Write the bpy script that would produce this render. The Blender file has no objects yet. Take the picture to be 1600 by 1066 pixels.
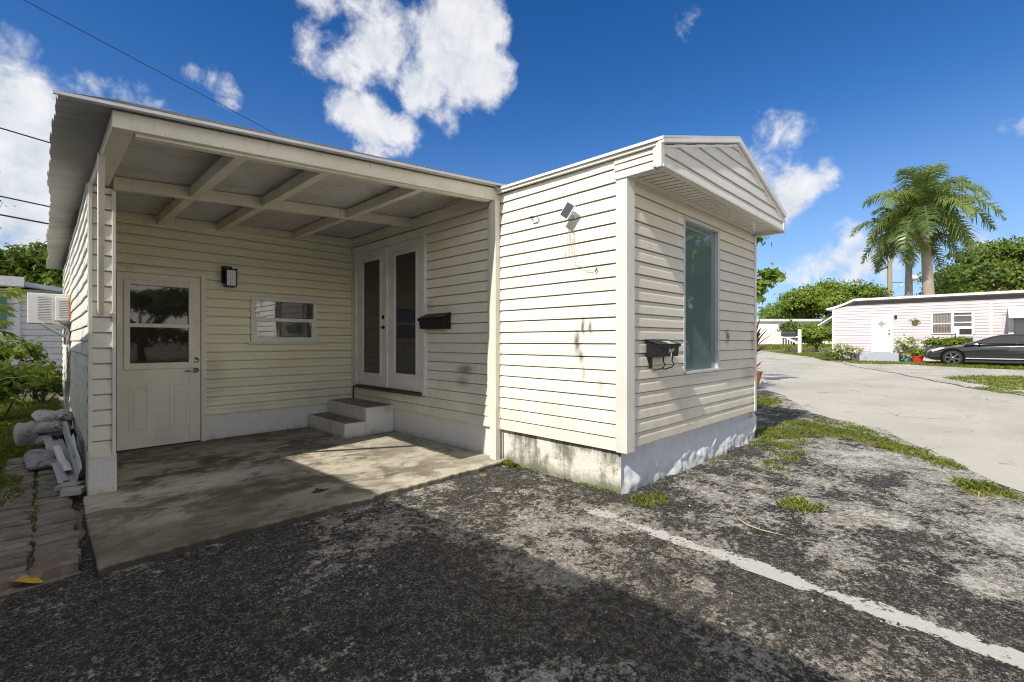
import bpy, math, random
import numpy as np
from mathutils import Vector, Matrix
random.seed(7)
RNG = np.random.default_rng(11)
sc = bpy.context.scene
C = sc.collection
R = math.radians

# ------------------------------------------------------------------ camera, sky, sun, exposure
cam = bpy.data.cameras.new("camera")
cam.lens = 16.0; cam.sensor_width = 36.0; cam.clip_start = 0.02; cam.clip_end = 4000
co = bpy.data.objects.new("camera", cam); C.objects.link(co)
co.location = (0, 0, 1.31); co.rotation_euler = (R(90), 0, R(-45.755))
sc.camera = co
sc.view_settings.view_transform = 'Standard'; sc.view_settings.look = 'None'
sc.view_settings.exposure = 0.85; sc.view_settings.gamma = 1.0
sc.cycles.use_denoising = True
sc.cycles.denoiser = 'OPENIMAGEDENOISE'; sc.cycles.denoising_input_passes = 'RGB_ALBEDO_NORMAL'; sc.cycles.denoising_prefilter = 'NONE'
sc.cycles.pixel_filter_type = 'BLACKMAN_HARRIS'; sc.cycles.filter_width = 1.1
sc.cycles.sample_clamp_indirect = 6.0
sc.cycles.max_bounces = 8; sc.cycles.transparent_max_bounces = 24

SUN_DIR = Vector((1.18, 0.144, -1.0)).normalized()      # the way the light travels
SUN_ELEV = math.asin(-SUN_DIR.z)
SUN_ROT = math.atan2(-SUN_DIR.x, -SUN_DIR.y)
sl = bpy.data.lights.new("sun", 'SUN'); sl.energy = 3.15; sl.angle = R(0.5); sl.color = (1.0, 0.94, 0.84)
so = bpy.data.objects.new("sun", sl); C.objects.link(so)
so.rotation_euler = SUN_DIR.to_track_quat('-Z', 'Y').to_euler(); so.location = (-20, -5, 30)

# ------------------------------------------------------------------ node helpers
class NT:
    def __init__(s, tree): s.t = tree; s.n = tree.nodes; s.l = tree.links
    def put(s, inp, v):
        if v is None: return
        if isinstance(v, bpy.types.NodeSocket): s.l.new(v, inp)
        else:
            if inp.type == 'RGBA' and not hasattr(v, '__len__'): v = (v, v, v, 1)
            elif inp.type == 'RGBA' and len(v) == 3: v = (*v, 1)
            inp.default_value = v
    def node(s, typ, attrs=None, **ins):
        n = s.n.new(typ)
        for k, v in (attrs or {}).items(): setattr(n, k, v)
        for k, v in ins.items(): s.put(n.inputs[k.replace('_', ' ')], v)
        return n
    def coord(s): return s.node('ShaderNodeTexCoord').outputs['Object']
    def math(s, op, a, b=None, c=None, clamp=False):
        n = s.n.new('ShaderNodeMath'); n.operation = op; n.use_clamp = clamp
        s.put(n.inputs[0], a); s.put(n.inputs[1], b)
        if c is not None: s.put(n.inputs[2], c)
        return n.outputs[0]
    def vmath(s, op, a, b=None):
        n = s.n.new('ShaderNodeVectorMath'); n.operation = op
        s.put(n.inputs[0], a); s.put(n.inputs[1], b)
        return n.outputs['Value'] if op in ('LENGTH', 'DISTANCE', 'DOT_PRODUCT') else n.outputs[0]
    def noise(s, vec, scale, detail=4, rough=.55, dist=0.0):
        return s.node('ShaderNodeTexNoise', None, Vector=vec, Scale=scale, Detail=detail, Roughness=rough, Distortion=dist).outputs[0]
    def voro(s, vec, scale, out='Distance', feature='F1', rand=1.0):
        n = s.node('ShaderNodeTexVoronoi', {'feature': feature}, Vector=vec, Scale=scale, Randomness=rand)
        return n.outputs[out]
    def map(s, v, a, b, c=0.0, d=1.0, smooth=True):
        n = s.n.new('ShaderNodeMapRange'); n.interpolation_type = 'SMOOTHSTEP' if smooth else 'LINEAR'
        s.put(n.inputs[0], v)
        for i, q in enumerate((a, b, c, d)): s.put(n.inputs[i + 1], q)
        return n.outputs[0]
    def mix(s, f, a, b, blend='MIX'):
        n = s.n.new('ShaderNodeMix'); n.data_type = 'RGBA'; n.blend_type = blend
        s.put(n.inputs[0], f); s.put(n.inputs[6], a); s.put(n.inputs[7], b)
        return n.outputs[2]
    def sep(s, v):
        n = s.n.new('ShaderNodeSeparateXYZ'); s.put(n.inputs[0], v); return n.outputs
    def comb(s, x, y, z):
        n = s.n.new('ShaderNodeCombineXYZ')
        for i, q in enumerate((x, y, z)): s.put(n.inputs[i], q)
        return n.outputs[0]
    def bump(s, h, strength=.5, dist=.01, normal=None):
        n = s.node('ShaderNodeBump', None, Height=h, Strength=strength, Distance=dist)
        if normal is not None: s.l.new(normal, n.inputs['Normal'])
        return n.outputs[0]
    def blob(s, vec, c, r, inner=0.25):
        """1 inside, falling to 0 at ellipsoid radius r around c"""
        d = s.vmath('SUBTRACT', vec, c); d = s.vmath('DIVIDE', d, r)
        return s.map(s.vmath('LENGTH', d), inner, 1.0, 1.0, 0.0)
    def attr(s, name): return s.node('ShaderNodeAttribute', {'attribute_name': name}).outputs['Fac']

def new_mat(name):
    m = bpy.data.materials.new(name); m.use_nodes = True
    t = NT(m.node_tree); b = m.node_tree.nodes['Principled BSDF']
    return m, t, b

def simple(name, col, rough=.5, metal=0.0, var=.12, scale=6.0, bump=0.0, bscale=60, spec=.5):
    m, t, b = new_mat(name); p = t.coord()
    n = t.noise(p, scale, 5, .6)
    c = t.mix(n, tuple(v * (1 - var) for v in col), tuple(min(1, v * (1 + var)) for v in col))
    t.put(b.inputs['Base Color'], c); b.inputs['Metallic'].default_value = metal
    t.put(b.inputs['Roughness'], t.map(t.noise(p, scale * 2.3, 3), .3, .7, max(.02, rough - .08), rough + .08))
    b.inputs['Specular IOR Level'].default_value = spec
    if bump: t.put(b.inputs['Normal'], t.bump(t.noise(p, bscale, 4), bump, .01))
    return m

# ------------------------------------------------------------------ world: sky with cumulus
world = bpy.data.worlds.new("World"); sc.world = world; world.use_nodes = True
wt = NT(world.node_tree)
for n in list(wt.n): wt.n.remove(n)
sky = wt.node('ShaderNodeTexSky', {'sky_type': 'NISHITA', 'sun_disc': False, 'sun_elevation': SUN_ELEV,
              'sun_rotation': SUN_ROT, 'altitude': 0, 'air_density': 1.0, 'dust_density': 0.25, 'ozone_density': 2.6})
wd = wt.vmath('NORMALIZE', wt.node('ShaderNodeTexCoord').outputs['Generated'])
wz = wt.sep(wd)[2]
def skydir(px, py):                                     # direction of a place in the sky, seen from the yard
    a = (px - 800) / 711.; b = -(py - 533) / 711.
    return Vector((.7163 + a * .6978, .6978 - a * .7163, b)).normalized()
CL = [  # centre, radius (deg), weight
    (705, 75, 5.0, 1.0), (735, 120, 4.2, .95), (670, 130, 3.8, .85), (585, 70, 4.0, .85), (545, 95, 3.4, .7), (490, 75, 2.6, .5),
    (585, 190, 3.4, .95), (545, 172, 2.6, .8), (745, 25, 3.6, .9), (575, 25, 2.8, .6), (505, 5, 2.6, .6), (690, 180, 2.6, .6),
    (625, 205, 3.0, .6),
    (345, 140, 2.2, .42), (320, 128, 1.8, .38), (110, 132, 1.4, .42), (200, 165, 2.2, .55), (230, 175, 2.0, .45),
    (40, 210, 6.0, .95), (10, 260, 8.0, 1.0), (30, 330, 8.0, .95), (-60, 230, 9.0, 1.0), (60, 390, 6.0, .5), (-120, 330, 10., 1.0),
    (1235, 200, 3.6, .34), (1185, 212, 3.0, .34), (1235, 300, 3.0, .9), (1215, 325, 3.0, .9), (1275, 275, 2.4, .6), (1180, 290, 3.4, .8),
    (1070, 40, 2.6, .20), (880, 92, 1.0, .3), (1335, 405, 3.6, .62), (1280, 415, 3.6, .5), (1400, 400, 4.6, .62),
    (1520, 390, 5.0, .52), (1240, 425, 3.0, .42), (1225, 393, 1.6, .42), (1592, 183, 1.8, .38), (1460, 395, 4., .55)]
acc = None
wn = wt.noise(wd, 7.5, 10, .62, .25)
wn2 = wt.noise(wt.vmath('ADD', wd, (3.1, 1.7, .4)), 21., 8, .62, .4)
warp = wt.vmath('SCALE', wt.vmath('SUBTRACT', wt.node('ShaderNodeTexNoise', None, Vector=wd, Scale=9.0, Detail=4.0).outputs['Color'], (.5, .5, .5)), None)
warp.node.inputs['Scale'].default_value = .07
wdw = wt.vmath('ADD', wd, warp)
for px, py, rad, w in CL:
    d = wt.vmath('DISTANCE', wdw, tuple(skydir(px, py)))
    v = wt.map(d, 0.0, 2.0 * math.sin(R(rad)) * .78, w, 0.0)
    acc = v if acc is None else wt.math('SMOOTH_MAX', acc, v, .12)
# unseen cloud behind and overhead, added as bright neutral fill for the shaded carport
back = wt.map(wt.vmath('DOT_PRODUCT', wd, (.7163, .6978, 0.)), -.2, .35, 1.0, 0.0)
back = wt.math('MAXIMUM', back, wt.map(wz, .64, .74))
cover = wt.math('MAXIMUM', wt.map(wz, .66, .76, 0, .8), wt.map(wt.math('ADD', wt.noise(wt.vmath('MULTIPLY', wd, (1, 1, 2.2)), 2.6, 6, .6), wt.map(wz, .05, .6, .22, .0)), .48, .72, 0, 1.0))
acc = wt.math('MAXIMUM', acc, wt.math('MULTIPLY', cover, back))
ragged = wt.math('ADD', wt.math('MULTIPLY', wt.math('SUBTRACT', wn, .5), 1.75), wt.math('MULTIPLY', wt.math('SUBTRACT', wn2, .5), 1.05))
edge = wt.math('ADD', wt.math('MULTIPLY', acc, 1.15), ragged)
edge = wt.math('MULTIPLY', edge, wt.map(acc, .0, .22))
mask = wt.map(edge, .24, .86)
shade = wt.map(wt.math('ADD', wt.math('MULTIPLY', wn2, .7), wt.math('MULTIPLY', wn, .5)), .35, .8)
ccol = wt.mix(shade, (3.3, 3.6, 4.1), (5.4, 5.4, 5.4))
ccol = wt.mix(back, ccol, wt.mix(wt.map(wz, .12, .6), (12.0, 11.5, 10.6), (4.2, 4.1, 3.9)))
skyc = wt.node('ShaderNodeHueSaturation', None, Hue=.5, Saturation=1.0, Value=1.0, Color=sky.outputs[0]).outputs[0]
veil = wt.map(wz, .0, .42, .50, 0.0)                       # thin bright humidity low in the sky
skyc = wt.mix(1.0, skyc, wt.mix(wt.map(wz, .02, .62), (.47, .64, .86), (.125, .41, .72)), 'MULTIPLY')
skyc = wt.mix(veil, skyc, (2.3, 3.2, 4.3))
bg = wt.node('ShaderNodeBackground', None, Color=wt.mix(wt.math('MULTIPLY', mask, .92), skyc, ccol), Strength=.10)
wo = wt.node('ShaderNodeOutputWorld'); wt.l.new(bg.outputs[0], wo.inputs['Surface'])

# ------------------------------------------------------------------ mesh helpers
def g(x, y):                                              # lie of the land: a gentle rise beyond the trailer
    s = x - 7.0
    if s <= 0: return 0.0
    return 0.0155 * (s - 1) if s > 2 else 0.0155 * s * s / 4

class MB:
    def __init__(s): s.v = []; s.f = []; s.t = []
    def vert(s, p): s.v.append(tuple(p)); return len(s.v) - 1
    def face(s, *ids): s.f.append(tuple(ids))
    def poly(s, pts): s.f.append(tuple(s.vert(p) for p in pts))
    def box(s, x0, x1, y0, y1, z0, z1, M=None):
        p = [Vector((x, y, z)) for z in (z0, z1) for y in (y0, y1) for x in (x0, x1)]
        if M is not None: p = [M @ q for q in p]
        i = [s.vert(q) for q in p]
        for a in ((0, 2, 3, 1), (4, 5, 7, 6), (0, 1, 5, 4), (2, 6, 7, 3), (0, 4, 6, 2), (1, 3, 7, 5)): s.face(*[i[k] for k in a])
        return s
    def hexa(s, p):                                       # 4 bottom ring + 4 top ring
        i = [s.vert(q) for q in p]
        for a in ((3, 2, 1, 0), (4, 5, 6, 7), (0, 1, 5, 4), (1, 2, 6, 5), (2, 3, 7, 6), (3, 0, 4, 7)): s.face(*[i[k] for k in a])
        return s
    def prism(s, pts, z0, z1):
        n = len(pts)
        a = [s.vert((p[0], p[1], z0)) for p in pts]; b = [s.vert((p[0], p[1], z1)) for p in pts]
        s.face(*reversed(a)); s.face(*b)
        for k in range(n): s.face(a[k], a[(k + 1) % n], b[(k + 1) % n], b[k])
        return s
    def bar(s, a, b, w, h, up=(0, 0, 1)):                 # rectangular bar between two points
        a = Vector(a); b = Vector(b); d = (b - a).normalized(); u = Vector(up)
        sd = d.cross(u).normalized(); u = sd.cross(d).normalized()
        ring = lambda q: [q - sd * w / 2 - u * h / 2, q + sd * w / 2 - u * h / 2, q + sd * w / 2 + u * h / 2, q - sd * w / 2 + u * h / 2]
        s.hexa(ring(a) + ring(b)); return s
    def tube(s, pts, rad, n=8, cap=True):
        pts = [Vector(p) for p in pts]
        if not hasattr(rad, '__len__'): rad = [rad] * len(pts)
        prev = None; rings = []
        ref = None
        for k, p in enumerate(pts):
            d = (pts[min(k + 1, len(pts) - 1)] - pts[max(k - 1, 0)]).normalized()
            if ref is None: ref = Vector((1, 0, 0)) if abs(d.x) < .8 else Vector((0, 1, 0))
            sd = (ref - d * ref.dot(d)).normalized(); ref = sd; up = d.cross(sd)
            rings.append([s.vert(p + (sd * math.cos(2 * math.pi * i / n) + up * math.sin(2 * math.pi * i / n)) * rad[k]) for i in range(n)])
        for k in range(len(rings) - 1):
            for i in range(n): s.face(rings[k][i], rings[k][(i + 1) % n], rings[k + 1][(i + 1) % n], rings[k + 1][i])
        if cap: s.face(*reversed(rings[0])); s.face(*rings[-1])
        return s
    def lathe(s, prof, c=(0, 0, 0), n=20, axis='Z'):
        rings = []
        for r, z in prof:
            row = []
            for i in range(n):
                a = 2 * math.pi * i / n; q = (r * math.cos(a), r * math.sin(a), z)
                if axis == 'X': q = (q[2], q[0], q[1])
                if axis == 'Y': q = (q[0], q[2], q[1])
                row.append(s.vert((c[0] + q[0], c[1] + q[1], c[2] + q[2])))
            rings.append(row)
        for k in range(len(rings) - 1):
            for i in range(n): s.face(rings[k][i], rings[k][(i + 1) % n], rings[k + 1][(i + 1) % n], rings[k + 1][i])
        s.face(*reversed(rings[0])); s.face(*rings[-1]); return s
    def ball(s, c, r, n=8, m=6):
        r = r if hasattr(r, '__len__') else (r, r, r)
        rings = []
        for j in range(1, m):
            t = math.pi * j / m
            rings.append([s.vert((c[0] + r[0] * math.sin(t) * math.cos(2 * math.pi * i / n), c[1] + r[1] * math.sin(t) * math.sin(2 * math.pi * i / n), c[2] + r[2] * math.cos(t))) for i in range(n)])
        a = s.vert((c[0], c[1], c[2] + r[2])); b = s.vert((c[0], c[1], c[2] - r[2]))
        for i in range(n): s.face(a, rings[0][i], rings[0][(i + 1) % n]); s.face(b, rings[-1][(i + 1) % n], rings[-1][i])
        for k in range(len(rings) - 1):
            for i in range(n): s.face(rings[k][i], rings[k + 1][i], rings[k + 1][(i + 1) % n], rings[k][(i + 1) % n])
        return s
    def build(s, name, mat, parent=None, bevel=0, smooth=False, segs=2, recalc=True, origin=None):
        me = bpy.data.meshes.new(name)
        vs = s.v if origin is None else [(p[0] - origin[0], p[1] - origin[1], p[2] - origin[2]) for p in s.v]
        me.from_pydata(vs, [], s.f)
        if recalc:
            import bmesh
            bm = bmesh.new(); bm.from_mesh(me); bmesh.ops.recalc_face_normals(bm, faces=bm.faces); bm.to_mesh(me); bm.free()
        if smooth: me.shade_smooth()
        o = bpy.data.objects.new(name, me); C.objects.link(o)
        if origin is not None: o.location = origin
        if mat: me.materials.append(mat)
        if parent is not None:
            o.parent = parent; o.matrix_parent_inverse = parent_inv(parent)
        if bevel:
            b = o.modifiers.new('bevel', 'BEVEL'); b.width = bevel; b.segments = segs; b.limit_method = 'ANGLE'; b.angle_limit = R(40)
            b.harden_normals = False
        return o
def parent_inv(p):
    m = Matrix.Identity(4); q = p
    while q is not None:
        m = (Matrix.LocRotScale(q.location, q.rotation_euler, q.scale)) @ m if q.parent is None else (q.matrix_parent_inverse @ Matrix.LocRotScale(q.location, q.rotation_euler, q.scale)) @ m
        q = q.parent
    return m.inverted()
def np_mesh(name, verts, faces, mat, parent=None, tint=None, nper=4, smooth=False):
    """fast mesh of equal-sized faces; tint = one value per face"""
    me = bpy.data.meshes.new(name)
    nv, nf = len(verts), len(faces)
    me.vertices.add(nv); me.vertices.foreach_set('co', np.asarray(verts, np.float32).ravel())
    me.loops.add(nf * nper); me.loops.foreach_set('vertex_index', np.asarray(faces, np.int32).ravel())
    me.polygons.add(nf); me.polygons.foreach_set('loop_start', np.arange(nf, dtype=np.int32) * nper)
    if tint is not None:
        a = me.attributes.new('tint', 'FLOAT', 'FACE'); a.data.foreach_set('value', np.asarray(tint, np.float32))
    me.update(calc_edges=True)
    if smooth: me.shade_smooth()
    o = bpy.data.objects.new(name, me); C.objects.link(o); me.materials.append(mat)
    if parent is not None: o.parent = parent; o.matrix_parent_inverse = parent_inv(parent)
    return o
def thing(name, label, cat, loc=(0, 0, 0), rz=0, group=None):
    o = bpy.data.objects.new(name, None); C.objects.link(o); o.empty_display_size = .1
    o.location = loc; o.rotation_euler = (0, 0, rz)
    return tag(o, label, cat, group)
def tag(o, label, cat, group=None):
    o['label'] = label; o['category'] = cat
    if group: o['group'] = group
    return o
def kind(o, k): o['kind'] = k; return o
def plain(o, **kw):
    for k, v in kw.items(): o[k] = v
    return o

# ------------------------------------------------------------------ materials
def siding_mat(name, base, warm, grime=.5, scuffs=(), yellow=(), rough=.42):
    m, t, b = new_mat(name); p = t.coord()
    big = t.noise(p, .9, 5, .6); fine = t.noise(p, 38, 4, .6)
    streak = t.noise(t.vmath('MULTIPLY', p, (9, 9, .7)), 1.0, 5, .6)
    c = t.mix(t.map(big, .35, .7), base, warm)
    c = t.mix(t.map(fine, .3, .75, 0, .10), c, (.35, .32, .25))
    c = t.mix(t.map(streak, .52, .8, 0, .30 * grime), c, (.40, .36, .26))
    z = t.sep(p)[2]
    low = t.map(t.math('ADD', z, t.map(t.noise(p, 3.0, 5, .6), .3, .7, -.35, .35)), .25, .85, .34 * grime, 0)
    c = t.mix(low, c, (.33, .30, .21))
    spots = t.map(t.voro(p, 14, 'Distance'), .03, .07, .5 * grime, 0)
    c = t.mix(t.math('MULTIPLY', spots, t.map(t.noise(p, 2.1, 3), .55, .62)), c, (.12, .11, .09))
    for cc, rr, amt in yellow:
        c = t.mix(t.math('MULTIPLY', t.blob(p, cc, rr, .7), amt), c, (.60, .54, .38))
    for cc, rr, amt, sc_ in scuffs:
        k = t.math('MULTIPLY', t.blob(p, cc, rr, .0), t.map(t.noise(p, sc_, 5, .7, 1.2), .28, .45))
        c = t.mix(t.math('MULTIPLY', k, amt), c, (.045, .045, .05))
    t.put(b.inputs['Base Color'], c)
    t.put(b.inputs['Roughness'], t.map(big, .3, .7, rough - .06, rough + .12))
    b.inputs['Specular IOR Level'].default_value = .35
    grain = t.noise(t.vmath('MULTIPLY', p, (6, 6, 60)), 1.0, 4, .6)
    t.put(b.inputs['Normal'], t.bump(t.math('ADD', t.math('MULTIPLY', grain, .35), t.math('MULTIPLY', t.noise(p, 2.3, 3), 1.8)), .35, .006))
    return m
CREAM = (.76, .725, .635); WARM = (.72, .665, .54)
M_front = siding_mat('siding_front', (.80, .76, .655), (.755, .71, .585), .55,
    scuffs=[((3.4, 2.475, 1.30), (.2, .055, .18), .9, 9), ((3.4, 2.41, 1.44), (.2, .032, .13), .9, 9), ((3.4, 2.33, 1.43), (.2, .030, .10), .85, 11), ((3.4, 2.43, 1.17), (.2, .045, .10), .8, 9),
            ((3.4, 2.40, 1.02), (.2, .03, .16), .45, 12), ((3.4, 2.22, .93), (.2, .05, .16), .35, 14), ((3.4, 4.05, .98), (.2, .24, .10), .6, 14), ((3.4, 4.1, .82), (.2, .2, .14), .35, 26), ((3.4, 4.75, 1.75), (.2, .12, .12), .3, 24)],
    yellow=[((3.4, 2.24, 1.93), (.2, .2, .05), .4), ((3.4, 2.2, 1.80), (.2, .25, .05), .35)])
M_end = siding_mat('siding_end', (.665, .63, .54), (.62, .575, .475), .65,  # same vinyl as the front, darkened to deepen this wall's shade
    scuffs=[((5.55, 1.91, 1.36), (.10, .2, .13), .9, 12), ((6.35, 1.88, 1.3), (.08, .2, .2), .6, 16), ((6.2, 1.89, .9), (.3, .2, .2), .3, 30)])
M_porch = siding_mat('siding_porch', (.81, .785, .62), (.77, .725, .54), .5, scuffs=[((1.5, 6.8, .9), (.2, .2, .5), .25, 30)])  # base lightened to lift the shade under the carport
M_side = siding_mat('siding_side', (.72, .715, .67), (.66, .64, .56), .9)
M_gable = siding_mat('siding_gable', (.74, .71, .635), (.68, .64, .55), .9, rough=.38)
def trim_mat(name, col, wear=.5):
    m, t, b = new_mat(name); p = t.coord()
    c = t.mix(t.map(t.noise(p, 2.2, 5, .65), .35, .7), col, tuple(v * .86 for v in col))
    st = t.noise(t.vmath('MULTIPLY', p, (14, 14, 2.2)), 1.0, 6, .7)
    c = t.mix(t.map(st, .56, .74, 0, wear), c, (.30, .27, .19))
    c = t.mix(t.map(t.noise(p, 26, 5, .7), .64, .72, 0, wear), c, (.12, .11, .08))
    t.put(b.inputs['Base Color'], c); b.inputs['Roughness'].default_value = .5
    b.inputs['Specular IOR Level'].default_value = .35
    t.put(b.inputs['Normal'], t.bump(t.noise(p, 30, 4), .2, .006))
    return m
M_trim = trim_mat('cream_trim', (.67, .655, .59), .3)
M_beam = trim_mat('painted_timber', (.76, .72, .61), .5)
M_white = trim_mat('white_paint', (.78, .78, .77), .14)
M_doorw = trim_mat('door_white', (.76, .735, .66), .36)
M_fdoor = trim_mat('french_white', (.82, .80, .78), .10)

def stucco(name, base, mold, amt, bumpy=.5, stains=()):
    m, t, b = new_mat(name); p = t.coord()
    z = t.sep(p)[2]
    n1 = t.noise(p, 2.6, 8, .68, .3); n2 = t.noise(t.vmath('MULTIPLY', p, (7, 7, 1.6)), 1.0, 7, .7)
    c = t.mix(t.noise(p, 5, 4), tuple(v * .9 for v in base), base)
    k = t.math('ADD', t.math('MULTIPLY', n1, .6), t.math('MULTIPLY', n2, .5))
    k = t.math('ADD', k, t.map(t.math('ABSOLUTE', t.math('SUBTRACT', z, .20)), .05, .19, -.04, .03))
    c = t.mix(t.map(k, .58 - .13 * amt, .74 - .15 * amt, 0, .9 * min(1, amt)), c, mold)
    c = t.mix(t.map(t.noise(p, 11, 8, .75, .6), .60, .70, 0, .85 * min(1, amt)), c, (.05, .05, .04))
    foot = t.map(t.math('ADD', z, t.map(n2, .3, .7, -.05, .05)), .0, .13, .75, 0)
    c = t.mix(t.math('MULTIPLY', foot, min(1, .35 + .6 * amt)), c, (.13, .14, .07))
    t.put(b.inputs['Base Color'], c); b.inputs['Roughness'].default_value = .85; b.inputs['Specular IOR Level'].default_value = .2
    h = t.math('ADD', t.noise(p, 24, 6, .65), t.math('MULTIPLY', t.noise(p, 6, 4), 1.2))
    t.put(b.inputs['Normal'], t.bump(h, bumpy, .012))
    return m
M_skirt_mold = stucco('skirt_moldy', (.70, .68, .60), (.085, .085, .058), .9, .8)
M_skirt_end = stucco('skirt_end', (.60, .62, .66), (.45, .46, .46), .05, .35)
M_skirt_porch = stucco('skirt_porch', (.80, .785, .74), (.40, .39, .36), .25, .3)  # skirting colour raised to offset the carport's shade
M_pier = stucco('pier_base', (.66, .65, .61), (.42, .41, .36), .35)
M_step = stucco('step_concrete', (.83, .805, .74), (.30, .26, .19), .45)

# concrete slab, stained
def slab_mat():
    m, t, b = new_mat('slab_concrete'); p = t.coord()
    q = t.vmath('MULTIPLY', p, (.95, 1.15, 1))
    n1 = t.noise(q, 1.25, 9, .62, .5); n2 = t.noise(q, 4.2, 9, .68, .3); n3 = t.noise(p, 60, 5, .7)
    c = t.mix(t.map(n1, .42, .58), (.15, .128, .092), (.50, .45, .355))
    c = t.mix(t.map(n2, .46, .60, 0, .85), c, (.58, .53, .43))
    c = t.mix(t.map(t.noise(q, 2.3, 9, .7, .8), .49, .60, 0, .8), c, (.125, .108, .078))
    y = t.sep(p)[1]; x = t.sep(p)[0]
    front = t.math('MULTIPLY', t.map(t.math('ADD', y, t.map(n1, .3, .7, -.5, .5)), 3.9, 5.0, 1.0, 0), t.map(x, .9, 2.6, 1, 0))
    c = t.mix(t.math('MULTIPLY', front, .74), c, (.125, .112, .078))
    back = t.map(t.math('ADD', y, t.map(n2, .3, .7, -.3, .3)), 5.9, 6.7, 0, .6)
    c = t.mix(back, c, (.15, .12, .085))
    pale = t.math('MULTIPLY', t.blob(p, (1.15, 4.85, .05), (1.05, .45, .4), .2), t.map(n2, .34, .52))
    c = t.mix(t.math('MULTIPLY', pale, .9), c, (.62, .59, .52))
    sunlit_x = t.map(x, 2.0, 3.0, 0, .45)  # concrete paled toward the sun patch, adding to its brightness
    c = t.mix(sunlit_x, c, (.46, .42, .33))
    c = t.mix(t.map(n3, .54, .68, 0, .5), c, (.06, .05, .04))
    c = t.mix(t.map(t.math('ADD', t.sep(p)[2], t.map(n2, .3, .7, -.012, .012)), .030, .046, .8, 0), c, (.05, .045, .035))  # edge face darkened: dirt and painted-in shadow together
    hole = t.blob(p, (1.62, 3.83, .05), (.10, .05, .3), .55)
    c = t.mix(t.math('MULTIPLY', hole, .85), c, (.10, .035, .02))
    t.put(b.inputs['Base Color'], c)
    t.put(b.inputs['Roughness'], t.map(n1, .3, .7, .62, .9)); b.inputs['Specular IOR Level'].default_value = .3
    h = t.math('ADD', t.math('MULTIPLY', n2, .9), t.math('MULTIPLY', n3, .35))
    t.put(b.inputs['Normal'], t.bump(h, .5, .012))
    return m
M_slab = slab_mat()

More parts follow.
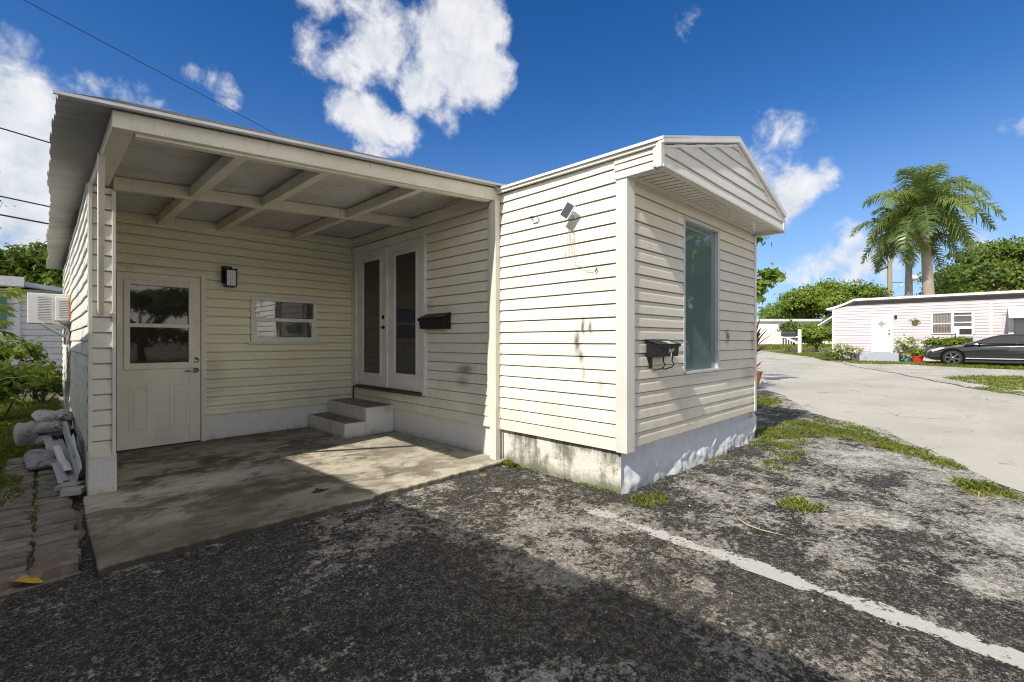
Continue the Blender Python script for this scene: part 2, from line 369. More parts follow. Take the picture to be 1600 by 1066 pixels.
def asphalt_mat():
    m, t, b = new_mat('worn_asphalt'); p = t.coord()
    x, y, _ = t.sep(p)[:3]
    wv = t.vmath('SCALE', t.vmath('SUBTRACT', t.node('ShaderNodeTexNoise', None, Vector=p, Scale=2.4, Detail=7.0, Roughness=.6).outputs['Color'], (.5, .5, .5)))
    wv.node.inputs['Scale'].default_value = .34
    w = t.vmath('ADD', p, wv)
    n_big = t.noise(w, .8, 9, .6); n_mid = t.noise(w, 2.9, 10, .66); n_fin = t.noise(p, 15, 8, .74); n_grit = t.noise(p, 85, 5, .75)
    n_grit2 = t.noise(p, 38, 6, .78)
    agg = t.node('ShaderNodeTexVoronoi', None, Vector=p, Scale=150.0); aggv = t.sep(agg.outputs['Color'])[0]
    agg2 = t.node('ShaderNodeTexVoronoi', None, Vector=p, Scale=62.0); aggv2 = t.sep(agg2.outputs['Color'])[1]
    n_ = t.math('ADD', t.math('MULTIPLY', t.math('SUBTRACT', x, 5.78), -.4722), t.math('MULTIPLY', t.math('ADD', y, .42), .8815))   # distance from the road's edge
    side = t.map(t.math('ADD', x, t.math('MULTIPLY', y, -.30)), 2.2, 4.2, 0, 1)
    # old coat: black, gritty, small stones showing
    coat = t.mix(t.map(n_mid, .32, .68), (.014, .0138, .0135), (.042, .040, .036))
    coat = t.mix(t.map(n_grit2, .47, .63, 0, .75), coat, (.14, .128, .107))
    coat = t.mix(t.map(t.math('ADD', aggv, t.math('MULTIPLY', t.math('SUBTRACT', n_fin, .5), 1.8)), .78, .95, 0, .85), coat, (.27, .25, .205))
    # worn coat: grey-brown grit and pale limerock
    wornc = t.mix(t.map(n_grit, .34, .60), (.075, .068, .056), (.37, .345, .295))
    wornc = t.mix(t.map(t.math('ADD', aggv2, t.math('MULTIPLY', t.math('SUBTRACT', n_fin, .5), 1.2)), .66, .9, 0, .9), wornc, (.46, .44, .39))
    wornc = t.mix(t.map(aggv, .04, .16, .8, 0), wornc, (.035, .034, .032))
    ctr = lambda v, k: t.math('MULTIPLY', t.math('SUBTRACT', v, .5), k)
    worn = t.math('ADD', t.math('ADD', ctr(n_big, 1.45), ctr(n_mid, 1.15)), ctr(n_fin, .65))
    worn = t.math('ADD', worn, t.map(side, 0, 1, -.055, -.005))
    worn = t.math('ADD', worn, t.map(t.math('ADD', x, t.math('MULTIPLY', y, .35)), 1.2, 3.0, -.085, 0))  # more dark coat in the near yard, deepening its shade by colour
    worn = t.math('ADD', worn, t.map(t.math('ABSOLUTE', n_), .0, .8, .16, 0))
    patches = None
    for cc, rr in (((2.75, 2.95, 0), (.20, .15, .3)), ((2.45, 1.05, 0), (.2, .18, .3)), ((3.55, -.1, 0), (.40, .16, .3)), ((4.6, -.25, 0), (1.1, .2, .3)),
                   ((5.9, 1.45, 0), (.9, .4, .3)), ((3.35, .40, 0), (.22, .12, .3)), ((5.2, .2, 0), (1.2, .3, .3)), ((2.15, .62, 0), (.4, .18, .3)), ((6.3, .7, 0), (.8, .5, .3)), ((4.3, .3, 0), (.3, .16, .3)), ((1.35, 2.1, 0), (.35, .12, .3)), ((.95, 1.9, 0), (.3, .1, .3)), ((3.0, 1.55, 0), (.2, .1, .3)), ((2.0, 1.6, 0), (.6, .5, .3)), ((1.2, 1.2, 0), (.5, .3, .3))):
        q = t.blob(w, cc, rr, .0); patches = q if patches is None else t.math('MAXIMUM', patches, q)
    worn = t.math('ADD', worn, t.math('MULTIPLY', patches, .16))
    n_g3 = t.noise(w, 27, 4, .6)
    ragged = t.math('ADD', worn, t.math('ADD', ctr(n_grit2, .75), ctr(n_g3, .6)))
    c = t.mix(t.map(ragged, -.03, .04), coat, wornc)
    dust = t.map(worn, -.04, .22, 0, .30)
    c = t.mix(t.math('MULTIPLY', dust, .75), c, t.mix(n_fin, (.14, .13, .11), (.25, .24, .215)))
    flake = t.math('ADD', worn, t.math('ADD', ctr(n_g3, 1.3), ctr(n_grit2, .7)))
    bare = t.map(flake, .20, .245, 0, .95)
    barec = t.mix(t.map(n_grit, .3, .7), (.36, .34, .30), (.66, .64, .59))
    c = t.mix(bare, c, barec)
    # tar blots, crack-fill and a brown cast near the trailer
    blot = t.map(t.math('ADD', t.noise(w, 1.6, 9, .68), t.math('MULTIPLY', side, -.035)), .575, .66, 0, .88)
    c = t.mix(blot, c, t.mix(n_fin, (.014, .014, .015), (.036, .035, .034)))
    brown = t.math('MULTIPLY', t.blob(p, (2.3, 1.3, 0), (1.4, 2.0, 1), .1), t.map(n_fin, .42, .62, 0, .45))
    c = t.mix(brown, c, (.15, .122, .083))
    t.put(b.inputs['Base Color'], c)
    t.put(b.inputs['Roughness'], t.map(n_mid, .3, .7, .70, .95)); b.inputs['Specular IOR Level'].default_value = .28
    h = t.math('ADD', t.math('MULTIPLY', n_fin, 1.1), t.math('MULTIPLY', n_grit2, .8))
    h = t.math('ADD', h, t.math('MULTIPLY', t.math('SUBTRACT', 1.0, agg.outputs['Distance']), .2))
    h = t.math('ADD', h, t.math('MULTIPLY', n_mid, 2.0)); h = t.math('SUBTRACT', h, t.math('MULTIPLY', bare, .15))
    t.put(b.inputs['Normal'], t.bump(h, .9, .018))
    return m
M_asph = asphalt_mat()

def line_mat():
    m, t, b = new_mat('worn_line_paint'); p = t.coord()
    n = t.noise(p, 5.5, 9, .72, .4); f = t.noise(p, 46, 5, .7)
    ag = t.sep(t.node('ShaderNodeTexVoronoi', None, Vector=p, Scale=60.0).outputs['Color'])[0]
    t.put(b.inputs['Base Color'], t.mix(f, (.40, .385, .35), (.60, .59, .56)))
    y = t.sep(p)[1]
    keep = t.math('ADD', t.math('ADD', t.math('MULTIPLY', n, .9), t.math('MULTIPLY', f, .5)), t.math('MULTIPLY', ag, .22))
    keep = t.math('ADD', keep, t.map(y, -.1, 2.1, .12, .02))
    ex = t.sep(p)[0]; cx = t.math('ADD', 2.955 - .075 * 2.1, t.math('MULTIPLY', y, .075))
    off = t.math('ABSOLUTE', t.math('SUBTRACT', ex, cx))
    keep = t.math('SUBTRACT', keep, t.map(t.math('ADD', off, t.map(t.noise(p, 3.2, 6, .65), .3, .7, -.045, .045)), .03, .105, 0, .42))
    keep = t.math('SUBTRACT', keep, t.map(y, 1.95, 2.12, 0, .3))
    a = t.map(keep, .67, .80, 0, .88)
    t.put(b.inputs['Alpha'], a); b.inputs['Roughness'].default_value = .8
    t.put(b.inputs['Normal'], t.bump(f, .5, .008))
    return m
M_line = line_mat()

def ground_mat(name, c0, c1, c2, scale=2.0, bumpy=.6, specks=.4, speck_col=(.5, .47, .4), edge=None):
    m, t, b = new_mat(name); p = t.coord()
    n = t.noise(p, scale, 8, .65, .3); f = t.noise(p, scale * 9, 6, .7)
    c = t.mix(t.map(n, .35, .65), c0, c1); c = t.mix(t.map(f, .5, .7, 0, .7), c, c2)
    v = t.sep(t.node('ShaderNodeTexVoronoi', None, Vector=p, Scale=42.0).outputs['Color'])[0]
    c = t.mix(t.map(v, .75, .95, 0, specks), c, speck_col)
    t.put(b.inputs['Base Color'], c); b.inputs['Roughness'].default_value = .9; b.inputs['Specular IOR Level'].default_value = .2
    t.put(b.inputs['Normal'], t.bump(t.math('ADD', f, t.math('MULTIPLY', v, .4)), bumpy, .02))
    return m
M_ground = ground_mat('sandy_soil', (.20, .17, .12), (.29, .26, .20), (.10, .11, .05), .6)
M_gravel = ground_mat('limerock_gravel', (.36, .34, .30), (.50, .48, .44), (.22, .21, .18), 1.2, .8, .5, (.62, .60, .56))
M_verge = ground_mat('verge_soil', (.22, .20, .16), (.36, .33, .28), (.09, .085, .07), 2.2, .9, .55, (.55, .52, .46))
M_lawnsoil = ground_mat('lawn_soil', (.085, .085, .045), (.13, .12, .075), (.05, .06, .025), 1.6, .8, .2, (.30, .26, .18))
def road_mat():
    m, t, b = new_mat('road_grey'); p = t.coord()
    n = t.noise(p, .5, 7, .6, .3); f = t.noise(p, 34, 6, .7); md = t.noise(p, 3.5, 8, .66)
    lng = t.noise(t.vmath('MULTIPLY', t.vmath('ADD', p, (0, 0, 0)), (.25, 1.1, 1)), 1.3, 6, .6)
    c = t.mix(t.map(n, .3, .7), (.385, .365, .32), (.48, .455, .405))
    c = t.mix(t.map(md, .5, .72, 0, .45), c, (.33, .31, .27))
    c = t.mix(t.map(lng, .52, .72, 0, .35), c, (.54, .515, .46))
    c = t.mix(t.map(f, .56, .75, 0, .4), c, (.19, .18, .16))
    crack = t.node('ShaderNodeTexVoronoi', {'feature': 'DISTANCE_TO_EDGE'}, Vector=t.vmath('ADD', p, t.vmath('SCALE', t.node('ShaderNodeTexNoise', None, Vector=p, Scale=2.0, Detail=6.0).outputs['Color'], None)), Scale=.45).outputs['Distance']
    cr = t.math('MULTIPLY', t.map(crack, .0, .010, .8, 0), t.map(t.noise(p, .8, 3), .48, .6))
    c = t.mix(cr, c, (.08, .075, .065))
    t.put(b.inputs['Base Color'], c); b.inputs['Roughness'].default_value = .85; b.inputs['Specular IOR Level'].default_value = .3
    t.put(b.inputs['Normal'], t.bump(t.math('ADD', f, md), .5, .012))
    return m
M_road = road_mat()

def brick_mat():
    m, t, b = new_mat('old_paver'); p = t.coord()
    oi = t.attr('tint')
    n = t.noise(p, 9, 7, .68, .3); f = t.noise(p, 60, 5, .7)
    red = t.math('MULTIPLY', t.map(oi, .8, .95), .45)
    y = t.sep(p)[1]
    red = t.math('MAXIMUM', red, t.map(y, 3.66, 3.80, .4, 0))
    base = t.mix(oi, (.17, .15, .125), (.27, .245, .21))
    c = t.mix(red, base, (.155, .07, .045))
    c = t.mix(t.map(n, .46, .66, 0, .75), c, (.30, .285, .25))
    c = t.mix(t.map(f, .56, .7, 0, .5), c, (.06, .055, .04))
    c = t.mix(t.map(t.noise(p, 3.1, 5, .6), .58, .7, 0, .5), c, (.07, .075, .035))
    t.put(b.inputs['Base Color'], c); b.inputs['Roughness'].default_value = .9; b.inputs['Specular IOR Level'].default_value = .2
    t.put(b.inputs['Normal'], t.bump(t.math('ADD', n, t.math('MULTIPLY', f, .6)), .7, .012))
    return m
M_brick = brick_mat()

def leaf_mat(name, dark, light, trans=.35, rough=.45, dry=None):
    m, t, b = new_mat(name)
    k = t.attr('tint')
    c = t.mix(k, dark, light)
    if dry: c = t.mix(t.map(k, .80, .9), c, dry)
    b.inputs['Roughness'].default_value = rough; b.inputs['Specular IOR Level'].default_value = .35
    t.put(b.inputs['Base Color'], c)
    tr = t.node('ShaderNodeBsdfTranslucent'); t.put(tr.inputs['Color'], t.mix(.5, c, (light[0] * 1.5, light[1] * 1.5, light[2] * .9)))
    mx = t.node('ShaderNodeMixShader'); mx.inputs[0].default_value = trans
    t.l.new(b.outputs[0], mx.inputs[1]); t.l.new(tr.outputs[0], mx.inputs[2])
    t.l.new(mx.outputs[0], t.n['Material Output'].inputs['Surface'])
    return m
M_leafA = leaf_mat('leaf_broad', (.040, .080, .014), (.20, .27, .045))
M_leafB = leaf_mat('leaf_bright', (.06, .12, .014), (.26, .34, .045))
M_leafD = leaf_mat('leaf_dark', (.012, .026, .012), (.045, .075, .022))
M_leafC = leaf_mat('leaf_conifer', (.012, .014, .018), (.03, .032, .034), .1)
M_palm = leaf_mat('palm_frond', (.05, .10, .03), (.27, .34, .10), .42, .32)
M_grass = leaf_mat('grass_blade', (.06, .105, .012), (.25, .28, .045), .35, .6, dry=(.38, .32, .16))
M_ti = leaf_mat('ti_leaf', (.055, .012, .018), (.17, .045, .045), .25)
M_brom = leaf_mat('bromeliad_leaf', (.36, .06, .025), (.62, .16, .06), .25)
M_flower = leaf_mat('variegated_leaf', (.10, .15, .035), (.72, .70, .50), .3)
M_bark = simple('bark', (.13, .10, .075), .9, var=.4, scale=9, bump=.8, bscale=30)
M_palmtrunk = simple('palm_trunk', (.30, .265, .22), .85, var=.3, scale=5, bump=.5, bscale=14)
M_palmshaft = simple('palm_shaft', (.12, .15, .06), .5, var=.25, scale=6)
M_yellowleaf = simple('yellow_leaf', (.50, .33, .03), .5, var=.4, scale=40)
M_twig = simple('twig_bark', (.42, .36, .22), .8, var=.3, scale=40)

def glass_mat(name, tint, rough=.02, alpha=.25, ior=1.5, spec=.5):
    """thin pane: see-through part + fresnel mirror"""
    m = bpy.data.materials.new(name); m.use_nodes = True; t = NT(m.node_tree)
    for n in list(t.n): t.n.remove(n)
    out = t.node('ShaderNodeOutputMaterial'); p = t.coord()
    tr = t.node('ShaderNodeBsdfTransparent', None, Color=tuple(1 - (1 - v) for v in tint))
    df = t.node('ShaderNodeBsdfDiffuse', None, Color=tuple(v * .5 for v in tint))
    a = t.node('ShaderNodeMixShader'); a.inputs[0].default_value = 1 - alpha
    t.l.new(tr.outputs[0], a.inputs[1]); t.l.new(df.outputs[0], a.inputs[2])
    gl = t.node('ShaderNodeBsdfGlossy', None, Color=(.95, .97, 1.0, 1), Roughness=rough)
    wob = t.bump(t.noise(p, 1.6, 2), .06, .02); t.l.new(wob, gl.inputs['Normal'])
    bf = t.node('ShaderNodeNewGeometry').outputs['Backfacing']
    fr = t.node('ShaderNodeFresnel', None, IOR=t.math('POWER', ior, t.math('SUBTRACT', 1.0, t.math('MULTIPLY', bf, 2.0))))
    mx = t.node('ShaderNodeMixShader'); t.l.new(t.math('MULTIPLY', fr.outputs[0], spec * 2, clamp=True), mx.inputs[0])
    t.l.new(a.outputs[0], mx.inputs[1]); t.l.new(gl.outputs[0], mx.inputs[2]); t.l.new(mx.outputs[0], out.inputs['Surface'])
    return m
M_glass = glass_mat('window_glass', (.55, .57, .56), .02, .75, 1.6, .6)
M_glassend = glass_mat('film_glass', (.29, .41, .41), .03, .25, 1.75, .6)
M_glassdoor = glass_mat('door_glass', (.45, .42, .38), .03, .9, 1.6, .55)
M_carglass = glass_mat('car_glass', (.05, .06, .065), .02, .1, 1.7, .8)
M_dark = simple('dark_interior', (.035, .032, .028), .9, var=.4, scale=3)
M_brown = simple('brown_curtain', (.055, .045, .036), .9, var=.35, scale=8)
M_tan = simple('tan_curtain', (.16, .10, .065), .9, var=.45, scale=5)
M_blind = simple('grey_blind', (.17, .17, .16), .6, var=.15)
M_black = simple('black_metal', (.012, .012, .013), .45, var=.3, scale=18, spec=.3)
M_blackp = simple('black_plastic', (.022, .022, .022), .55, var=.2)
M_steel = simple('brushed_steel', (.55, .54, .51), .3, 1.0, .15)
M_galv = simple('galvanised', (.56, .57, .58), .45, .5, .25, 5)
M_rubber = simple('rubber', (.018, .018, .018), .8)
M_wire = simple('wire_black', (.015, .015, .016), .6)
M_whitewire = simple('wire_white', (.36, .35, .32), .6)
M_ac = simple('ac_white', (.72, .72, .70), .5, var=.12, scale=8)
M_acgrille = simple('ac_grille', (.30, .30, .29), .6, var=.2, scale=20)
M_lampglass = glass_mat('lamp_glass', (.50, .52, .54), .1, .75, 1.5, .8)
def roofunder_mat():
    m, t, b = new_mat('corrugated_tin'); p = t.coord()
    x, y = t.sep(p)[0], t.sep(p)[1]
    n = t.noise(p, 3, 7, .65, .3)
    paint = t.map(t.math('ADD', y, t.map(n, .3, .7, -.35, .35)), 4.4, 4.9)
    inside = t.map(x, .30, .36)
    paint = t.math('MAXIMUM', paint, inside)
    c = t.mix(paint, t.mix(n, (.34, .34, .345), (.52, .52, .52)), t.mix(t.map(n, .4, .7), (.50, .49, .465), (.40, .385, .35)))
    c = t.mix(t.map(t.noise(t.vmath('MULTIPLY', p, (2, 9, 2)), 2.0, 6, .7), .58, .72, 0, .45), c, (.16, .13, .09))
    t.put(b.inputs['Base Color'], c); b.inputs['Roughness'].default_value = .55
    t.put(b.inputs['Metallic'], t.map(paint, 0, 1, .2, 0))
    return m
M_tin = roofunder_mat()
M_roofw = trim_mat('roof_white', (.66, .66, .65), .35)
M_pink = siding_mat('siding_pink', (.555, .50, .52), (.525, .47, .495), .25)
M_whitehouse = siding_mat('siding_white', (.74, .74, .74), (.71, .71, .70), .3)
M_greytrim = simple('scrap_grey', (.40, .41, .42), .5, var=.2, scale=9)
def bag_mat(name, base, ink, scale=9, label=True):
    m, t, b = new_mat(name); p = t.coord()
    n = t.noise(p, scale, 6, .65, .4)
    c = t.mix(t.map(n, .35, .7), tuple(v * .75 for v in base), base)
    z = t.sep(p)[2]
    print_ = t.math('MULTIPLY', t.map(t.noise(t.vmath('MULTIPLY', p, (22, 22, 40)), 1.0, 2), .52, .56), t.map(t.noise(p, 5, 2), .46, .52))
    c = t.mix(t.math('MULTIPLY', print_, .75), c, ink)
    if label: c = t.mix(t.math('MULTIPLY', t.blob(p, (-.09, -.24, .075), (.085, .16, .045), .86), .0), c, ink)
    t.put(b.inputs['Base Color'], c); b.inputs['Roughness'].default_value = .42
    cr = t.node('ShaderNodeTexVoronoi', {'feature': 'DISTANCE_TO_EDGE'}, Vector=t.vmath('ADD', p, t.vmath('MULTIPLY', t.node('ShaderNodeTexNoise', None, Vector=p, Scale=9.0).outputs['Color'], (.1, .1, .1))), Scale=13.0).outputs['Distance']
    t.put(b.inputs['Normal'], t.bump(t.math('ADD', t.noise(p, 22, 6, .6, .8), t.map(cr, 0, .05, 0, .25)), .6, .02))
    return m
M_bag = bag_mat('cement_bag', (.60, .595, .58), (.05, .05, .055))
M_plastic = bag_mat('grey_plastic', (.33, .335, .35), (.04, .045, .055), 14, False)
M_clearbag = bag_mat('pale_plastic', (.44, .44, .43), (.2, .2, .2), 12, False)
M_carpaint, _t, _b = new_mat('car_black')
_t.put(_b.inputs['Base Color'], (.012, .013, .017)); _b.inputs['Roughness'].default_value = .16
_b.inputs['Coat Weight'].default_value = .8; _b.inputs['Coat Roughness'].default_value = .04
_t.put(_b.inputs['Normal'], _t.bump(_t.noise(_t.coord(), 3.5, 2), .05, .02))
M_lens = simple('lamp_lens', (.55, .56, .58), .12, .3)
M_rim = simple('alloy_dark', (.16, .16, .165), .35, .9)
M_redpot = simple('red_pot', (.50, .035, .022), .45, var=.2)
M_tealpot = simple('teal_pot', (.03, .28, .36), .5, var=.2)
M_terra = simple('terracotta', (.26, .10, .05), .8, var=.25, scale=10)
M_greyconc = simple('grey_step', (.34, .37, .42), .8, var=.12, scale=4, bump=.3)
M_awning = simple('green_awning', (.10, .22, .17), .6, var=.3, scale=9)
M_sticker = simple('sticker_white', (.72, .72, .70), .5)
M_solar = simple('solar_cells', (.085, .09, .105), .18, .3, .25, 30)
M_pole = simple('pole_wood', (.30, .25, .18), .9, var=.3, scale=4)
M_stone = simple('pot_grey', (.10, .105, .11), .8)
M_orange = simple('orange_foam', (.55, .22, .04), .9)
M_plywood = simple('grey_wood', (.42, .41, .39), .8, var=.3, scale=12, bump=.3)

# ------------------------------------------------------------------ the setting: ground, road, yard, verges
def sheet(name, poly, dz, mat, step=.5, jag=.0, jscale=1.0, k='structure', follow=True):
    """a ground sheet: polygon outline (densified, roughened), filled, laid on the land dz above it"""
    pts = []
    n = len(poly)
    for i in range(n):
        a = Vector(poly[i]); b = Vector(poly[(i + 1) % n]); L = (b - a).length; m = max(1, int(L / step))
        for j in range(m):
            q = a.lerp(b, j / m); nr = Vector((-(b - a).y, (b - a).x)).normalized()
            w = (math.sin(q.x * 2.3 * jscale + q.y * 3.1 * jscale) + math.sin(q.x * 5.9 * jscale - q.y * 4.3 * jscale + 1.3) * .6 + math.sin(q.x * 13.1 * jscale + q.y * 11.7 * jscale) * .35 + random.uniform(-.5, .5))
            pts.append(q + nr * jag * w * .5)
    import bmesh
    bm = bmesh.new()
    vs = [bm.verts.new((p.x, p.y, 0)) for p in pts]
    f = bm.faces.new(vs)
    bm.normal_update()
    bmesh.ops.triangulate(bm, faces=[f])
    if follow:
        x0 = min(p.x for p in pts); x1 = max(p.x for p in pts)
        for xc in (7, 7.7, 8.3, 9, 30, 60):
            if x0 < xc < x1:
                bmesh.ops.bisect_plane(bm, geom=list(bm.verts) + list(bm.edges) + list(bm.faces), plane_co=(xc, 0, 0), plane_no=(1, 0, 0))
    for v in bm.verts: v.co.z = g(v.co.x, v.co.y) + dz
    bmesh.ops.recalc_face_normals(bm, faces=bm.faces)
    for f in bm.faces:
        if f.normal.z < 0: f.normal_flip()
    me = bpy.data.meshes.new(name); bm.to_mesh(me); bm.free(); me.materials.append(mat)
    o = bpy.data.objects.new(name, me); C.objects.link(o)
    return kind(o, k)

# the land itself, one sheet to the horizon
mb = MB(); xs = [-1500, -60, 0, 7, 7.7, 8.3, 9, 12, 30, 60, 120, 1500]; ys = [-1500, -60, -10, 0, 10, 30, 60, 120, 1500]
ids = [[mb.vert((x, y, min(g(x, y), g(120, 0)) - .012)) for y in ys] for x in xs]
for i in range(len(xs) - 1):
    for j in range(len(ys) - 1): mb.face(ids[i][j], ids[i + 1][j], ids[i + 1][j + 1], ids[i][j + 1])
kind(mb.build('ground', M_ground), 'structure')

RD = Vector((.8815, .4722)); RN = Vector((-.4722, .8815))    # along the road, across it
P0 = Vector((5.78, -.42))
def rp(t, s): q = P0 + RD * t + RN * s; return (q.x, q.y)
near = [rp(t, .5) for t in (-30, -8, -2, 0)] + [(6.5, .5), (7.6, .95), (8.7, 1.5), (9.0, 2.0), (10.0, 2.5), (11.5, 3.1), (14.0, 4.3), (22, 8.4), (34, 15), (46, 22)]
far = [(58, 21.5), (46, 14.6), (39.5, 10.6), (36.2, 8.75), (33.2, 7.0), (29.5, 5.05), (23.7, 3.05), (20.4, 1.45), (16.55, -.1), (15.0, -1.05), (9, -4.2), (-6, -12), (-26, -22)]
sheet('road', near + far, -.004, M_road, .35, .07, 1.0)
# asphalt yard round the trailer
yard = [(-1.2, -6.0), (4.3, -1.45), (6.0, -.38), (7.2, .15), (8.6, .74), (9.1, 1.4), (9.7, 1.9), (11.7, 2.75), (13.7, 4.0), (13.6, 9), (3.0, 9), (3.0, 6), (.16, 6), (.16, 3.5), (-.6, 3.42), (-1.2, 3.4)]
sheet('yard', yard, 0.0, M_asph, .18, .055, 1.0)
# painted bay line
lp = [(2.88, 2.12), (3.06, 2.10), (2.99, 1.09), (2.915, .25), (2.66, -2.9), (2.50, -2.9), (2.73, .31), (2.817, 1.11)]
sheet('painted_line', lp, .004, M_line, .08, .02, 2.0)
# lawn down the left side, gravel lots and lawn strips across the road
sheet('lawn', [(-.30, 3.9), (-.33, 6.5), (-.31, 9.0), (.2, 9.2), (.24, 30), (-12, 30), (-12, 3.9)], .004, M_lawnsoil, .3, .05, 2.0)
sheet('gravel', [(33.0, 6.95), (29.4, 4.95), (23.7, 2.98), (20.4, 1.38), (16.5, -.2), (15.0, -1.15), (9, -4.4), (14, -14), (31, -14), (31, 4.4), (34, 6.0)], .003, M_gravel, .5, .10, 1.0)

# carport slab with a broken front edge
random.seed(3)
sp = []
for i in range(60):
    k = i / 59; sp.append((.205 + k * 3.02, 3.425 - .02 * k + random.uniform(-.012, .012) - (.015 if .3 < k < .55 else 0)))
sp += [(3.50, 3.43), (3.50, 6.86), (.30, 6.86), (.30, 5.2), (.215, 5.05), (.20, 4.2)]
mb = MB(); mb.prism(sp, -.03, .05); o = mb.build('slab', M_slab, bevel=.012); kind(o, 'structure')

# brick path: two columns of dry-laid old pavers
random.seed(5)
mb = MB(); tints = []
y = 3.60
row = 0
while y < 8.9:
    for c, (xa, xb) in enumerate(((-.275, -.062), (-.05, .150))):
        w = random.uniform(.088, .104); z = .042 + random.uniform(-.006, .008) - (.012 if row < 2 and c == 0 else 0)
        dx = random.uniform(-.012, .010); yy = y + random.uniform(-.006, .006) + (.03 if c == 0 else 0)
        M = Matrix.Translation(((xa + xb) / 2 + dx, yy + w / 2, z)) @ Matrix.Rotation(random.uniform(-.05, .05), 4, 'Z') @ Matrix.Rotation(random.uniform(-.05, .05), 4, 'Y') @ Matrix.Rotation(random.uniform(-.04, .04), 4, 'X')
        hx = (xb - xa) / 2 - .003; hy = w / 2 - .002
        k0 = len(mb.v)
        nx, ny = 5, 3
        top = [[mb.vert(M @ Vector((-hx + 2 * hx * i / nx + (random.uniform(-.004, .004)), -hy + 2 * hy * j / ny + random.uniform(-.003, .003), random.uniform(-.004, .003) - (.006 if i in (0, nx) or j in (0, ny) else 0)))) for j in range(ny + 1)] for i in range(nx + 1)]
        for i in range(nx):
            for j in range(ny): mb.face(top[i][j], top[i + 1][j], top[i + 1][j + 1], top[i][j + 1])
        rim = [top[i][0] for i in range(nx + 1)] + [top[nx][j] for j in range(1, ny + 1)] + [top[i][ny] for i in range(nx - 1, -1, -1)] + [top[0][j] for j in range(ny - 1, 0, -1)]
        low = [mb.vert(Vector(mb.v[r]) + Vector((0, 0, -.08))) for r in rim]
        for q in range(len(rim)): mb.face(rim[q], low[q], low[(q + 1) % len(rim)], rim[(q + 1) % len(rim)])
        tints += [random.random()] * (nx * ny + len(rim))
    y += .101; row += 1
o = mb.build('path', M_brick); kind(o, 'structure')
a = o.data.attributes.new('tint', 'FLOAT', 'FACE'); a.data.foreach_set('value', tints)

# grass: blades scattered over patches (nobody could count them)
def inpoly(x, y, poly):
    r = np.zeros(len(x), bool); n = len(poly)
    for i in range(n):
        x1, y1 = poly[i]; x2, y2 = poly[(i + 1) % n]
        c = ((y1 > y) != (y2 > y)) & (x < (x2 - x1) * (y - y1) / (y2 - y1 + 1e-12) + x1); r ^= c
    return r
def vnoise(x, y, s, seed=0):
    return .5 + .25 * (np.sin(x * s * 1.7 + seed) * np.cos(y * s * 1.3 - seed * 2) + np.sin(x * s * 3.9 - y * s * 2.7 + seed * 3) * .6 + np.sin(y * s * 6.1 + x * s * 4.7 + seed) * .4)
def blades(patches):
    V = []; F = []; T = []; base = 0
    for poly, n, h, w, thr, seed, dz in patches:
        xs_, ys_ = zip(*poly)
        x = RNG.uniform(min(xs_), max(xs_), n * 3); y = RNG.uniform(min(ys_), max(ys_), n * 3)
        ok = inpoly(x, y, poly) & (vnoise(x, y, 3.1, seed) * .62 + vnoise(x, y, 13.0, seed + 7) * .38 + RNG.uniform(-.12, .12, len(x)) > thr)
        x = x[ok][:n]; y = y[ok][:n]; m = len(x)
        z = np.array([g(a, b) for a, b in zip(x, y)]) + dz
        ang = RNG.uniform(0, 2 * np.pi, m); hh = h * RNG.uniform(.4, 1.25, m) * (.45 + .8 * vnoise(x, y, 5.3, seed + 2)); ww = w * RNG.uniform(.6, 1.3, m)
        lx = RNG.normal(0, .55, m) * hh; ly = RNG.normal(0, .55, m) * hh
        dx = np.cos(ang) * ww; dy = np.sin(ang) * ww
        v = np.zeros((m, 4, 3))
        v[:, 0] = np.c_[x - dx, y - dy, z]; v[:, 1] = np.c_[x + dx, y + dy, z]
        v[:, 2] = np.c_[x + dx * .5 + lx * .45, y + dy * .5 + ly * .45, z + hh * .7]; v[:, 3] = np.c_[x + lx, y + ly, z + hh * .92]
        V.append(v.reshape(-1, 3)); F.append(np.arange(m * 4).reshape(-1, 4) + base); base += m * 4
        T.append(np.clip(vnoise(x, y, 2.0, seed + 5) * .6 + RNG.uniform(0, .5, m), 0, 1))
    return np.concatenate(V), np.concatenate(F), np.concatenate(T)
